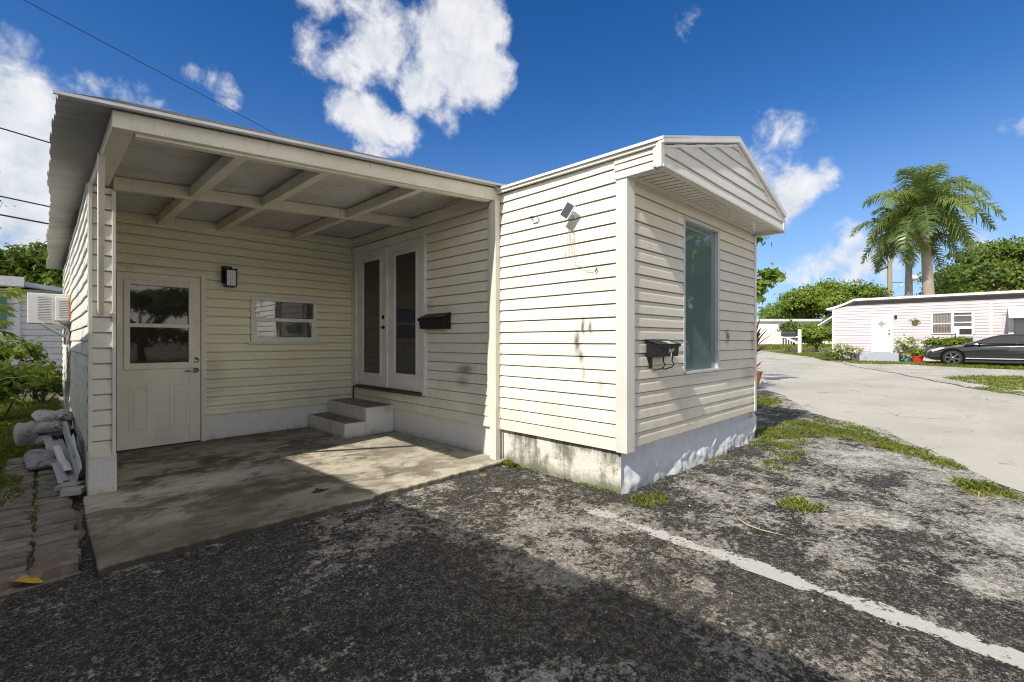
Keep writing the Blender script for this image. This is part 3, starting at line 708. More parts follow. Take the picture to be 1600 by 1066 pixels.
pp = [
    ([(6.75, 2.1), (8.2, 1.95), (8.9, 1.6), (8.6, 1.0), (7.6, .55), (6.9, .1), (6.5, -.1), (6.4, .1), (7.0, .55), (7.4, 1.0), (7.3, 1.35), (6.9, 1.6), (6.6, 1.85)], 6800, .055, .0042, .46, 1, .004),
    ([(6.3, 1.9), (7.4, 1.6), (6.7, 1.3), (5.9, 1.2), (5.2, 1.2), (5.1, 1.45), (5.7, 1.5)], 2600, .042, .004, .56, 2, .004),
    ([(4.05, 1.02), (4.35, .95), (4.3, .70), (4.05, .78)], 420, .045, .005, .36, 3, 0),
    ([(5.4, -.1), (5.9, .02), (6.1, -.2), (5.6, -.4)], 500, .05, .006, .4, 4, 0),
    ([(3.36, 1.98), (3.7, 1.85), (3.5, 1.62), (3.25, 1.72)], 330, .04, .005, .48, 5, 0),
    ([(3.50, 1.95), (6.6, 1.86), (6.6, 1.80), (3.50, 1.9)], 380, .035, .005, .55, 15, 0),
    ([(3.36, 3.5), (3.44, 3.5), (3.44, 3.22), (3.36, 3.3)], 330, .05, .005, .2, 6, 0),
    ([(3.40, 3.3), (3.44, 3.3), (3.44, 2.1), (3.40, 2.1)], 200, .03, .004, .5, 6, 0),
    ([(9.3, 3.2), (10.6, 3.1), (11.2, 2.75), (10.6, 2.55), (9.3, 2.7)], 1600, .06, .008, .4, 7, .004),
    ([(9.0, 2.25), (9.7, 2.2), (10.6, 2.7), (11.9, 3.3), (11.7, 3.5), (10.2, 2.9)], 700, .05, .008, .5, 8, .004),
    ([(-3.2, 3.9), (-.27, 3.9), (-.28, 9.0), (.2, 9.2), (.22, 14.5), (-3.2, 14.5)], 52000, .06, .0045, .30, 9, .004),
    ([(-.33, 3.9), (-.23, 3.8), (-.24, 4.8), (-.34, 4.9)], 900, .04, .004, .3, 10, .03),
    ([(-.30, 5.2), (-.12, 5.3), (-.14, 6.3), (-.32, 6.5)], 500, .05, .005, .4, 10, .03),
    ([(-.30, 7.2), (-.02, 7.3), (-.06, 8.2), (-.32, 8.4)], 900, .07, .006, .3, 10, .03),
    ([(-.07, 4.4), (-.04, 4.4), (-.04, 8), (-.07, 8)], 260, .03, .004, .5, 12, .03)]
v, f, t = blades(pp)
kind(np_mesh('grass', v, f, M_grass, tint=t), 'stuff')
pp = [
    ([(28.4, 5.0), (31.5, 6.1), (35.8, 8.5), (39, 10.3), (40, 8.0), (34, 5.6), (30.5, 4.6), (28.9, 4.4), (27.0, 4.0), (26.2, 3.1), (25.4, 3.0)], 13000, .10, .022, .22, 1, .003),
    ([(25.6, 2.9), (28.6, 4.2), (28.6, -4), (26.8, -4), (26.6, .5)], 6000, .08, .02, .40, 2, .003),
    ([(26.0, 1.4), (26.3, 1.2), (25.6, -3.4), (24.4, -3.4), (24.9, -.5)], 5500, .10, .02, .34, 3, .003),
    ([(19.2, .3), (20.6, -.5), (21.5, -2.6), (17.2, -2.6), (16.2, -.9)], 4600, .07, .015, .45, 4, .003),
    ([(42, 13.5), (62, 24), (62, 6), (46, 5)], 15000, .25, .06, .12, 5, .003),
    ([(15.2, -.75), (16.3, -.2), (16.6, -.6), (15.4, -1.4)], 700, .05, .01, .4, 6, .003)]
v, f, t = blades(pp)
kind(np_mesh('far_grass', v, f, M_grass, tint=t), 'stuff')

# dry leaf litter and grit on the yard and slab
mb = MB()
for i in range(320):
    x = random.uniform(1.0, 9); y = random.uniform(-.4, 3.3)
    if x > 3.3 and y > 1.85 and x < 6.7: continue
    s_ = random.uniform(.002, .006); q = Matrix.Translation((x, y, g(x, y) + s_ * .5)) @ Matrix.Rotation(random.uniform(0, 6), 4, Vector((random.random(), random.random(), 1)).normalized())
    mb.hexa([q @ Vector((a * s_ * random.uniform(.6, 1.2), b * s_ * random.uniform(.6, 1.2), c * s_ * .7)) for c in (-1, 1) for a, b in ((-1, -1), (1, -1), (1, 1), (-1, 1))])
kind(mb.build('gravel_crumbs', M_gravel), 'stuff')

# ------------------------------------------------------------------ the trailer with its carport and shed: one building
H = thing('mobile_home', 'cream vinyl-sided trailer with an open carport and shed built onto its long side', 'mobile home', (3.4, 2.0, 0))
def wob(x, z, amp, s=0.0):
    return amp * (math.sin(x * 2.1 + z * .7 + s) + .6 * math.sin(x * 5.3 - z * 2.9 + s * 2) + .35 * math.sin(x * 11.7 + z * 8.1 + s))
CLAP = [(0, -.025), (0, .018), (.13, .0175), (.5, .012), (.905, .004), (.91, -.025), (1.0, -.025)]
DUTCH = [(0, -.022), (0, .0150), (.06, .0150), (.54, .0130), (.58, .0120), (.77, .0025), (.915, .0015), (.92, -.022), (1.0, -.022)]
CLIPZ = lambda z0, z1: None
def siding(name, mat, o, d, L, z0, z1, nrm, pitch=.1145, prof=CLAP, holes=(), amp=.0015, top=None, parent=None, step=.16, seed=0.0, seams=True):
    """lap siding on a wall: o origin, d direction, nrm outward; holes = (s0,s1,z0,z1); top(s) optional roofline"""
    o = Vector(o); d = Vector(d).normalized(); nrm = Vector(nrm).normalized(); mb = MB()
    k = 0; zb = z0
    rs = random.Random(int(seed * 100) + 17)
    while zb < z1 - .004:
        zt = min(zb + pitch, z1)
        cuts = sorted({zb, zt} | {h for q in holes for h in q[2:4] if zb < h < zt})
        for za, zc in zip(cuts[:-1], cuts[1:]):
            if zc - za < .003: continue
            spans = [(0.0, L)]
            for h in holes:
                if h[2] < (za + zc) / 2 < h[3]:
                    ns = []
                    for a, b in spans:
                        if h[1] <= a or h[0] >= b: ns.append((a, b)); continue
                        if h[0] > a: ns.append((a, h[0]))
                        if h[1] < b: ns.append((h[1], b))
                    spans = ns
            # profile between za and zc
            fa, fc = (za - zb) / pitch, (zc - zb) / pitch
            pr = [(f_, e) for f_, e in prof if fa - 1e-6 <= f_ <= fc + 1e-6]
            def at(f_):
                for (f0, e0), (f1, e1) in zip(prof[1:-1], prof[2:]):
                    if f0 <= f_ <= f1: return e0 + (e1 - e0) * (f_ - f0) / max(1e-6, f1 - f0)
                return prof[-1][1]
            if fa > 1e-4: pr = [(fa, at(fa))] + [q for q in pr if q[0] > fa + 1e-4]
            if pr[-1][0] < fc - 1e-4: pr.append((fc, at(fc)))
            for a, b in spans:
                # panels meet in overlapping joints every 3.6 m or so, staggered by course pair
                js = [a, b]
                if seams:
                    s_ = ((k // 2) * 1.37 + seed) % 3.66
                    while s_ < b:
                        if s_ > a + .3 and s_ < b - .3: js.append(s_)
                        s_ += 3.66
                js.sort()
                for pi, (a1, b1) in enumerate(zip(js[:-1], js[1:])):
                    n = max(1, int((b1 - a1) / step)); rows = []
                    lift = .0016 * (pi % 2)
                    for i in range(n + 1):
                        s_ = a1 + (b1 - a1) * i / n
                        zt2 = zc if top is None else min(zc, top(s_))
                        col = []
                        for f_, e in pr:
                            z = min(zb + f_ * pitch, max(zt2, z0))
                            q = o + d * s_ + nrm * (e + lift + wob(s_, z, amp, seed) + rs.uniform(-.08, .08) * amp)
                            col.append(mb.vert((q.x, q.y, z)))
                        rows.append(col)
                    for i in range(n):
                        if top is not None:
                            if top(a1 + (b1 - a1) * (i + .5) / n) < za: continue
                        for j in range(len(pr) - 1): mb.face(rows[i][j], rows[i + 1][j], rows[i + 1][j + 1], rows[i][j + 1])
        zb += pitch; k += 1
    return mb.build(name, mat, parent or H, recalc=False)

# long wall facing the yard, X = 3.40, from the street corner back to y = 6.8 (and on behind the shed)
WX = 3.40
Q1 = 6.70; Q0 = 4.815                                      # french door opening along y
siding('siding', M_front, (WX, 3.46, 0), (0, -1, 0), 1.46, .375, 2.872, (-1, 0, 0), seed=1.3, amp=.0026)
siding('siding', siding_mat('siding_doorwall', (.86, .825, .70), (.82, .77, .62), .5, scuffs=[((3.4, 4.05, .98), (.2, .22, .09), .8, 9), ((3.4, 4.1, .84), (.2, .2, .10), .5, 16), ((3.4, 4.75, 1.75), (.2, .12, .12), .35, 14)]), (WX, 6.82, 0), (0, -1, 0), 3.355, .375, 2.93, (-1, 0, 0), holes=[(6.82 - Q1, 6.82 - Q0, .60, 2.725)], seed=2.1)  # same wall vinyl as the front, lightened against the carport shade
siding('siding_return', M_front, (3.385, 2.075, 0), (0, -1, 0), .375, 2.69, 2.86, (-1, 0, 0), pitch=.0575, seed=1.1, seams=False)
# skirting of the long wall: rough moulded stucco
def rough_wall(name, mat, a, b, z0, z1, nrm, amp, parent, sx=.03, sz=.03, fs=1.0, thick=.08, seed=0, flare=0.0):
    a = Vector((a[0], a[1], 0)); b = Vector((b[0], b[1], 0)); L = (b - a).length; d = (b - a) / L; nrm = Vector(nrm)
    nx = int(L / sx); nz = int((z1 - z0) / sz); mb = MB()
    from mathutils import noise as mn
    rows = []
    for i in range(nx + 1):
        col = []
        for j in range(nz + 1):
            s_ = L * i / nx; z = z0 + (z1 - z0) * j / nz
            h = mn.fractal(Vector((s_ * 2.2 * fs + seed, z * 2.8 * fs, seed)), 1.0, 2.0, 5) * amp
            h += mn.noise(Vector((s_ * 13 * fs, z * 13 * fs, seed + 4))) * amp * .25
            fade = min(1, min(i, nx - i) / 2)
            h += flare * (1 - (z - z0) / (z1 - z0))
            q = a + d * s_ + nrm * h * fade; col.append(mb.vert((q.x, q.y, z)))
        rows.append(col)
    for i in range(nx):
        for j in range(nz): mb.face(rows[i][j], rows[i + 1][j], rows[i + 1][j + 1], rows[i][j + 1])
    top = [mb.vert(Vector(mb.v[r[-1]]) - nrm * thick) for r in rows]
    for i in range(nx): mb.face(rows[i][-1], rows[i + 1][-1], top[i + 1], top[i])
    return mb.build(name, mat, parent, recalc=False, smooth=True)
rough_wall('skirt', M_skirt_mold, (3.435, 3.47), (3.435, 2.045), -.02, .385, (-1, 0, 0), .010, H, seed=1)
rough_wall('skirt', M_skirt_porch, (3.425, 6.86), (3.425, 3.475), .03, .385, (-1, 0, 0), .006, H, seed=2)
# street-end wall, slightly out of square
EA = Vector((3.42, 1.983)); EB = Vector((6.47, 1.880)); ED = (EB - EA).normalized(); EN = Vector((ED.y, -ED.x)); EL = (EB - EA).length
def ew(s, off=0.0): q = EA + ED * s + EN * off; return q
wins = (1.035, 1.875); winz = (1.005, 2.53)
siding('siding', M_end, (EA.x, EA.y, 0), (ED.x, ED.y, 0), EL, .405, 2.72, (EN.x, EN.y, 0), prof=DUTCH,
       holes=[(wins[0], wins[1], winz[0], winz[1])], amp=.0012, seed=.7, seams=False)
a = Vector((3.435, 2.047)); b = Vector((6.66, 1.936))
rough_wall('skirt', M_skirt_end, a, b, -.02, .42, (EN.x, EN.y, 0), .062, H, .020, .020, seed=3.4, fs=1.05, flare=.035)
# far side, back and core of the trailer so that it is a closed body
mb = MB()
mb.poly([(6.47, 1.90, .30), (6.47, 14, .30), (6.47, 14, 2.92), (6.47, 1.90, 2.92)])
mb.poly([(3.43, 14, 0), (6.47, 14, 0), (6.47, 14, 2.95), (3.43, 14, 2.95)])
mb.poly([(6.64, 1.96, -.02), (6.64, 14, -.02), (6.64, 14, .40), (6.64, 1.96, .40)])
mb.poly([(3.44, 6.8, 0), (3.44, 14, 0), (3.44, 14, 3.0), (3.44, 6.8, 3.0)])
mb.build('wall', M_front, H)
mb = MB()                                                 # floor and ceiling of the interior
mb.box(3.45, 6.45, 2.02, 13.9, .56, .60); mb.box(3.45, 6.45, 2.02, 13.9, 2.74, 2.76)
mb.build('interior', M_dark, H)

# corner trims
mb = MB()
mb.prism([(3.375, 1.955), (3.375, 2.062), (3.392, 2.062), (3.392, 1.975), (3.50, 1.971), (3.50, 1.951)], .368, 2.705)
mb.build('corner_trim', M_trim, H, bevel=.004)
e0 = ew(EL - .005); mb = MB()
mb.prism([(e0.x - .045, e0.y - .022), (e0.x + .018, e0.y - .024), (e0.x + .018, e0.y + .06), (e0.x, e0.y + .06), (e0.x, e0.y), (e0.x - .045, e0.y)], .40, 2.73)
mb.build('corner_trim', M_trim, H, bevel=.003)
mb = MB(); mb.box(3.372, 3.40, 6.755, 6.80, .36, 2.95); mb.box(3.355, 3.372, 6.77, 6.80, .36, 2.95); mb.build('corner_trim', M_beam, H, bevel=.003)
mb = MB()                                                 # J-channel under eave on end wall
q0, q1 = ew(.02, .012), ew(EL, .012)
mb.bar((q0.x, q0.y, 2.698), (q1.x, q1.y, 2.712), .03, .03); mb.build('soffit_channel', M_trim, H)

# pent gable over the street end
OV = .33
def gz(s): return 2.845 + (3.31 - 2.845) * min(s, GL - s) / (GL / 2)
GA = EA + EN * OV + ED * -.045; GB = EA + EN * OV + ED * (EL - .02); GL = (GB - GA).length
siding('gable', M_gable, (GA.x, GA.y, 0), (ED.x, ED.y, 0), GL, 2.672, 3.34, (EN.x, EN.y, 0), pitch=.118, prof=DUTCH, top=gz, amp=.003, step=.05, seed=.2, seams=False)
mb = MB()                                                 # soffit boards with grooves, running out from wall to fascia
n = 34; prev = None
for i in range(n):
    s0, s1 = GL * i / n - .045, GL * (i + 1) / n - .045
    for (sa, sb, dz) in ((s0, s1 - .012, 0.0), (s1 - .012, s1, .010)):
        p = [ew(sa, .0), ew(sb, .0), ew(sb, OV), ew(sa, OV)]
        mb.poly([(p[0].x, p[0].y, 2.712 + dz), (p[1].x, p[1].y, 2.712 + dz), (p[2].x, p[2].y, 2.69 + dz), (p[3].x, p[3].y, 2.69 + dz)])
mb.build('soffit', M_gable, H)
def gp(s, off, z): q = GA + ED * s + EN * off; return (q.x, q.y, z)
mb = MB()                                                 # fascia: bottom edge, corner pieces, rakes
mb.bar(gp(-.004, .012, 2.683), gp(GL + .004, .012, 2.683), .036, .022)
mb.hexa([gp(-.03, -.02, 2.668), gp(.028, -.02, 2.668), gp(.028, .024, 2.668), gp(-.03, .024, 2.668), gp(-.03, -.02, 2.86), gp(.028, -.02, 2.86), gp(.028, .024, 2.86), gp(-.03, .024, 2.86)])
mb.hexa([gp(GL - .03, -.30, 2.66), gp(GL + .02, -.30, 2.66), gp(GL + .02, .024, 2.66), gp(GL - .03, .024, 2.66), gp(GL - .03, -.30, 2.855), gp(GL + .02, -.30, 2.855), gp(GL + .02, .024, 2.855), gp(GL - .03, .024, 2.855)])
mb.build('fascia', M_trim, H, bevel=.003)
mb = MB()
for (sa, sb) in ((-.03, GL / 2), (GL + .03, GL / 2)):
    za, zb_ = 2.866, 3.338
    a, b = Vector(gp(sa, .02, za)), Vector(gp(sb, .02, zb_))
    mb.bar(a, b, .05, .04)
    a2, b2 = Vector(gp(sa, -.005, za - .045)), Vector(gp(sb, -.005, zb_ - .045)); mb.bar(a2, b2, .045, .022)
mb.build('rake_trim', M_white, H, bevel=.003)
# trailer roof: low gable running back
mb = MB()
r = [gp(-.035, .045, 2.872), gp(GL / 2, .045, 3.352), gp(GL + .035, .045, 2.872)]
back = [(3.345, 14.1, 3.07), (4.92, 14.1, 3.55), (6.50, 14.1, 3.07)]
for i in (0, 1):
    A, B, Cc, D = r[i], r[i + 1], back[i + 1], back[i]
    up = Vector((0, 0, .025))
    mb.hexa([Vector(A), Vector(B), Vector(Cc), Vector(D), Vector(A) + up, Vector(B) + up, Vector(Cc) + up, Vector(D) + up])
mb.poly([(3.43, 14.0, 2.9), (6.47, 14.0, 2.9), (4.92, 14.0, 3.40)])
mb.build('roof', M_roofw, H)
mb = MB()                                                 # eave drip along the yard side
mb.hexa([(3.345, 1.63, 2.845), (3.37, 1.63, 2.845), (3.37, 3.52, 2.873), (3.345, 3.52, 2.873), (3.345, 1.63, 2.89), (3.37, 1.63, 2.89), (3.37, 3.52, 2.922), (3.345, 3.52, 2.922)])
mb.box(3.358, 3.40, 1.655, 1.715, 2.685, 2.846); mb.box(3.362, 3.44, 1.71, 2.06, 2.672, 2.69)
mb.build('eave_trim', M_trim, H, bevel=.003)

# tall fixed window in the street end
fr = []
w0, w1 = wins; z0, z1 = winz
mb = MB()
def ebox(mb, s0, s1, za, zb_, o0, o1):
    p = [ew(s0, o0), ew(s1, o0), ew(s1, o1), ew(s0, o1)]
    mb.hexa([(q.x, q.y, za) for q in p] + [(q.x, q.y, zb_) for q in p])
ebox(mb, w0 - .02, w0 + .018, z0, z1, -.06, .016); ebox(mb, w1 - .018, w1 + .03, z0, z1, -.06, .016)
ebox(mb, w0 - .02, w1 + .03, z1, z1 + .022, -.06, .016)
ew_fr = mb.build('window', M_galv, H, bevel=.003)
mb = MB(); ebox(mb, w0 - .012, w1 + .02, z0 - .028, z0, -.06, .035); mb.build('sill', M_galv, ew_fr, bevel=.004)
mb = MB(); ebox(mb, w0 + .018, w1 - .018, z0, z1, -.030, -.024); mb.build('pane', M_glassend, ew_fr)
mb = MB(); ebox(mb, w0 - .1, w1 + .1, z0 - .1, z1 + .1, -.30, -.28); mb.build('curtain', M_dark, ew_fr)  # dark sheet added for the unlit room behind the glass
mb = MB(); ebox(mb, w1 - .19, w1 - .09, z0 + .03, z0 + .13, -.07, -.062)
mgreen = simple('green_sticker', (.02, .35, .10), .6, var=.5, scale=60); mb.build('sticker', mgreen, ew_fr)

# french doors in the long wall
fd = MB()
fd.box(3.355, 3.42, Q0, Q0 + .062, .612, 2.72); fd.box(3.355, 3.42, Q1 - .07, Q1, .612, 2.72); fd.box(3.355, 3.42, Q0 + .062, Q1 - .07, 2.655, 2.72)
fd.box(3.345, 3.40, Q0 - .02, Q1 + .02, 2.72, 2.745)
FD = fd.build('french_door', M_fdoor, H, bevel=.004)
mb = MB(); mb.box(3.335, 3.46, Q0 + .062, Q1 - .07, .600, .64); mb.build('threshold', simple('dark_sill', (.07, .06, .045), .8), FD, bevel=.004)
def leaf(y0, y1, gy0, gy1, gz0, gz1, hinge):
    m = MB(); x0, x1 = 3.372, 3.412
    m.box(x0, x1, y0, gy0, .648, 2.65); m.box(x0, x1, gy1, y1, .648, 2.65); m.box(x0, x1, gy0, gy1, .648, gz0); m.box(x0, x1, gy0, gy1, gz1, 2.65)
    lf = m.build('door_leaf', M_fdoor, FD, bevel=.004)
    m = MB(); t_ = .028
    m.box(x0 - .012, x0, gy0 - t_, gy0 + .006, gz0 - t_, gz1 + t_); m.box(x0 - .012, x0, gy1 - .006, gy1 + t_, gz0 - t_, gz1 + t_)
    m.box(x0 - .012, x0, gy0 + .006, gy1 - .006, gz0 - t_, gz0 + .006); m.box(x0 - .012, x0, gy0 + .006, gy1 - .006, gz1 - .006, gz1 + t_)
    m.build('glazing_bead', M_fdoor, lf, bevel=.005)
    m = MB(); m.box(x0 + .012, x0 + .018, gy0, gy1, gz0, gz1); m.build('pane', M_glassdoor, lf)
    for hz in (.9, 1.65, 2.4):
        m = MB(); m.tube([(3.362, hinge, hz - .05), (3.362, hinge, hz + .05)], .008, 8); m.build('hinge', M_galv, lf)
    return lf
l1 = leaf(Q0 + .066, 5.745, 5.02, 5.535, .865, 2.485, Q0 + .064)
l2 = leaf(5.752, Q1 - .074, 5.93, 6.43, .835, 2.495, Q1 - .072)
mb = MB(); mb.box(3.355, 3.375, 5.725, 5.772, .655, 2.645); mb.build('astragal', M_fdoor, FD, bevel=.004)
mb = MB(); mb.lathe([(.026, 0), (.026, .012), (.012, .016), (.012, .045), (.0, .046)], (0, 0, 0), 14, 'X')
m2 = MB(); m2.v = [(3.372 - p[0], 5.845 + p[1], 1.505 + p[2]) for p in mb.v]; m2.f = mb.f
m2.tube([(3.33, 5.845, 1.505), (3.325, 5.80, 1.503), (3.327, 5.74, 1.498)], .009, 8); m2.build('handle', M_black, l2, smooth=True)
m3 = MB(); m3.lathe([(.028, 0), (.028, .012), (.016, .02), (.0, .021)], (0, 0, 0), 14, 'X'); m3.v = [(3.372 - p[0], 5.845 + p[1], 1.65 + p[2]) for p in m3.v]
m3.build('deadbolt', M_black, l2, smooth=True)
mb = MB(); mb.box(3.52, 3.53, 5.7, 6.6, .7, 2.6); mb.build('curtain', M_brown, l2)
MB().box(3.56, 3.57, 4.9, 5.74, 1.75, 2.6).build('curtain', M_brown, l1); MB().box(3.62, 3.63, 4.9, 5.74, .7, 1.28).build('curtain', M_brown, l1)  # dark sheets added behind this pane as the room's darkness
mb = MB(); mb.box(4.2, 4.6, 4.4, 6.2, 1.36, 1.50); mb.build('shelf', M_blind, l1)
mb = MB(); mb.tube([(3.36, 6.715, .62), (3.352, 6.72, .5), (3.35, 6.71, .40), (3.34, 6.66, .37)], .011, 6); mb.build('drain_hose', M_rubber, H)

# carport posts at the trailer wall
mb = MB(); mb.hexa([(3.32, 3.475, .05), (3.39, 3.475, .05), (3.39, 3.57, .05), (3.32, 3.57, .05), (3.315, 3.475, 2.81), (3.387, 3.475, 2.81), (3.387, 3.57, 2.81), (3.315, 3.57, 2.81)])
mb.build('carport_post', M_beam, H, bevel=.006)
mb = MB(); mb.box(3.352, 3.382, 3.575, 3.64, .39, 2.80); mb.build('corner_trim', M_beam, H, bevel=.004)

# ---- carport roof: z of the sheet's underside
def rz_(x, y):
    f = (y - 3.5) / 3.3
    za = 2.655 + .0915 * (x - .28); zb_ = 2.765 + .048 * (x - .28)
    if f > 1: f = 1 + (f - 1) * .05
    return za + (zb_ - za) * max(-.05, min(f, 1.1))
ny = 1600; y0, y1 = 3.41, 13.1; xs_ = np.linspace(.03, 3.40, 14)
ys_ = np.linspace(y0, y1, ny + 1)
V = []; F = []
zc = -.013 + .032 * np.abs(np.sin(ys_ / .105 * np.pi))
for i, x in enumerate(xs_):
    for j, y_ in enumerate(ys_):
        xx = x + (.006 * math.sin(y_ * 4.1) + .010 * math.sin(y_ * 1.7 + 2) + .004 * math.sin(y_ * 17) if i == 0 else 0)
        sag = (-.02 - .015 * math.sin(y_ * .9)) * max(0, (.3 - x) / .3)
        V.append((xx, y_, rz_(x, y_) + .010 + zc[j] + sag))
W = ny + 1; idx = np.arange(len(xs_) * W).reshape(len(xs_), W)
F = np.stack([idx[:-1, :-1], idx[1:, :-1], idx[1:, 1:], idx[:-1, 1:]], -1).reshape(-1, 4)
np_mesh('carport_roof', V, F, M_tin, H, smooth=True)
# rolled edge of the sheet over the front beam
mb = MB(); mb.hexa([(.03, 3.402, rz_(.03, 3.42) - .012), (3.40, 3.402, rz_(3.4, 3.42)), (3.40, 3.42, rz_(3.4, 3.42)), (.03, 3.42, rz_(.03, 3.42) - .012),
                    (.03, 3.402, rz_(.03, 3.42) + .005), (3.40, 3.402, rz_(3.4, 3.42) + .022), (3.40, 3.42, rz_(3.4, 3.42) + .022), (.03, 3.42, rz_(.03, 3.42) + .005)])
mb.build('roof_edge', M_galv, H)
mb = MB(); mb.hexa([(3.10, 3.70, 3.0), (3.42, 3.70, 3.0), (3.42, 9, 2.96), (3.10, 9, 2.96), (3.10, 3.70, 3.004), (3.42, 3.70, 3.03), (3.42, 9, 2.99), (3.10, 9, 2.964)])
mb.build('flashing', M_galv, H)

# front beam: tall fascia board with a ledger behind it
def beam(name, a, b, w, h, mat=M_beam, parent=H, bev=.005, up=(0, 0, 1)):
    mb = MB(); mb.bar(a, b, w, h, up); return mb.build(name, mat, parent, bevel=bev)
zl, zr = 2.655, 2.943
mb = MB(); mb.hexa([(.272, 3.495, zl - .105), (3.405, 3.495, zr - .135), (3.405, 3.535, zr - .135), (.272, 3.535, zl - .105), (.272, 3.495, zl - .004), (3.405, 3.495, zr - .004), (3.405, 3.535, zr - .004), (.272, 3.535, zl - .004)])
mb.build('front_beam', M_beam, H, bevel=.005)
mb = MB(); mb.hexa([(.38, 3.535, zl - .113), (3.30, 3.535, zr - .150), (3.30, 3.60, zr - .150), (.38, 3.60, zl - .113), (.38, 3.535, zl - .02), (3.30, 3.535, zr - .02), (3.30, 3.60, zr - .02), (.38, 3.60, zl - .02)])
mb.build('front_beam', M_beam, H, bevel=.004)
# side rafter above the wall line, purlin across, three rafters
mb = MB(); mb.hexa([(.272, 3.535, 2.55), (.375, 3.535, 2.555), (.375, 6.8, 2.665), (.272, 6.8, 2.655), (.272, 3.535, 2.648), (.375, 3.535, 2.656), (.375, 6.8, 2.765), (.272, 6.8, 2.76)])
mb.build('rafter', M_beam, H, bevel=.004)
def zx(x, y): return rz_(x, y) - .004
mb = MB(); ya = 5.13; yb = 5.20; h = .105
mb.hexa([(.375, ya, zx(.375, ya) - h), (3.385, ya, zx(3.385, ya) - h), (3.385, yb, zx(3.385, yb) - h), (.375, yb, zx(.375, yb) - h), (.375, ya, zx(.375, ya)), (3.385, ya, zx(3.385, ya)), (3.385, yb, zx(3.385, yb)), (.375, yb, zx(.375, yb))])
mb.build('purlin', M_beam, H, bevel=.004)
for xc in (.985, 1.60, 2.52):
    for (ya, yb) in ((3.60, 5.13), (5.20, 6.79)):
        xa, xb = xc - .04 - (.02 if ya > 5 else 0), xc + .04 - (.02 if ya > 5 else 0); h = .10; mb = MB()
        mb.hexa([(xa, ya, zx(xa, ya) - h), (xb, ya, zx(xb, ya) - h), (xb, yb, zx(xb, yb) - h), (xa, yb, zx(xa, yb) - h), (xa, ya, zx(xa, ya)), (xb, ya, zx(xb, ya)), (xb, yb, zx(xb, yb)), (xa, yb, zx(xa, yb))])
        mb.build('rafter', M_beam, H, bevel=.004)
# ledgers: along the back wall and along the trailer wall, under the roof sheet
mb = MB(); mb.hexa([(.40, 6.765, zx(.4, 6.8) - .085), (3.385, 6.765, zx(3.385, 6.8) - .085), (3.385, 6.80, zx(3.385, 6.8) - .085), (.40, 6.80, zx(.4, 6.8) - .085), (.40, 6.765, zx(.4, 6.8) - .0), (3.385, 6.765, zx(3.385, 6.8) - .0), (3.385, 6.80, zx(3.385, 6.8) - .0), (.40, 6.80, zx(.4, 6.8) - .0)])
mb.build('ledger', M_beam, H, bevel=.003)
mb = MB(); mb.hexa([(3.355, 3.64, zx(3.385, 3.64) - .11), (3.385, 3.64, zx(3.385, 3.64) - .11), (3.385, 6.76, zx(3.385, 6.76) - .085), (3.355, 6.76, zx(3.385, 6.76) - .085), (3.355, 3.64, zx(3.385, 3.64) - .012), (3.385, 3.64, zx(3.385, 3.64) - .012), (3.385, 6.76, zx(3.385, 6.76) - .012), (3.355, 6.76, zx(3.385, 6.76) - .012)])
mb.build('ledger', M_beam, H, bevel=.003)
# diagonal knee brace from the pier up to the side rafter
beam('brace', (.322, 5.04, 1.545), (.270, 4.20, 2.59), .036, .062, up=(0, 1, 0))

# ---- shed: front end of its side wall (pier), side wall, back (door) wall
mb = MB(); mb.box(.243, .425, 5.055, 5.30, .03, .365)
o = mb.build('pier', M_pier, H, bevel=.012)
siding('siding', siding_mat('siding_pier', (.74, .715, .625), (.70, .66, .55), .5), (.262, 5.075, 0), (1, 0, 0), .14, .36, 2.585, (0, -1, 0), pitch=.128, amp=.001, seed=.3, seams=False)
mb = MB(); mb.box(.245, .272, 5.045, 5.10, .352, 2.60); mb.box(.392, .418, 5.045, 5.10, .352, 2.57); mb.box(.272, .392, 5.05, 5.08, .345, .375)
mb.build('corner_trim', M_trim, H, bevel=.004)
siding('siding', M_side, (.262, 12.9, 0), (0, -1, 0), 7.80, .42, 2.62, (-1, 0, 0), pitch=.128, amp=.0028, seed=2.9, step=.12)
rough_wall('skirt', stucco('skirt_side', (.50, .49, .48), (.33, .33, .28), .5), (.268, 12.9), (.268, 5.08), -.02, .43, (-1, 0, 0), .02, H, .05, .05, seed=5)
mb = MB()                                                # inner side of the pier wall, back wall and far end of the shed
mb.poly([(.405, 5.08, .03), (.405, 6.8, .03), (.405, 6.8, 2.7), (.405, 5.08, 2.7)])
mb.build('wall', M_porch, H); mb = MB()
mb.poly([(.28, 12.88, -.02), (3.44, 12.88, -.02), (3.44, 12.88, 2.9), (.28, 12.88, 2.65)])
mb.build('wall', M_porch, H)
DX0, DX1 = .566, 1.364
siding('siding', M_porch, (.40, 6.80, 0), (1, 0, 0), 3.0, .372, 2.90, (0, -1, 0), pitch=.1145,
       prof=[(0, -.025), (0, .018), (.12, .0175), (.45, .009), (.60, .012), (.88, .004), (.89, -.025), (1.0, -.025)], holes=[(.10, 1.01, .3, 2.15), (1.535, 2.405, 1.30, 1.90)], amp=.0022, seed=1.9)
rough_wall('skirt', M_skirt_porch, (1.42, 6.825), (3.44, 6.825), .03, .385, (0, -1, 0), .006, H, seed=7)
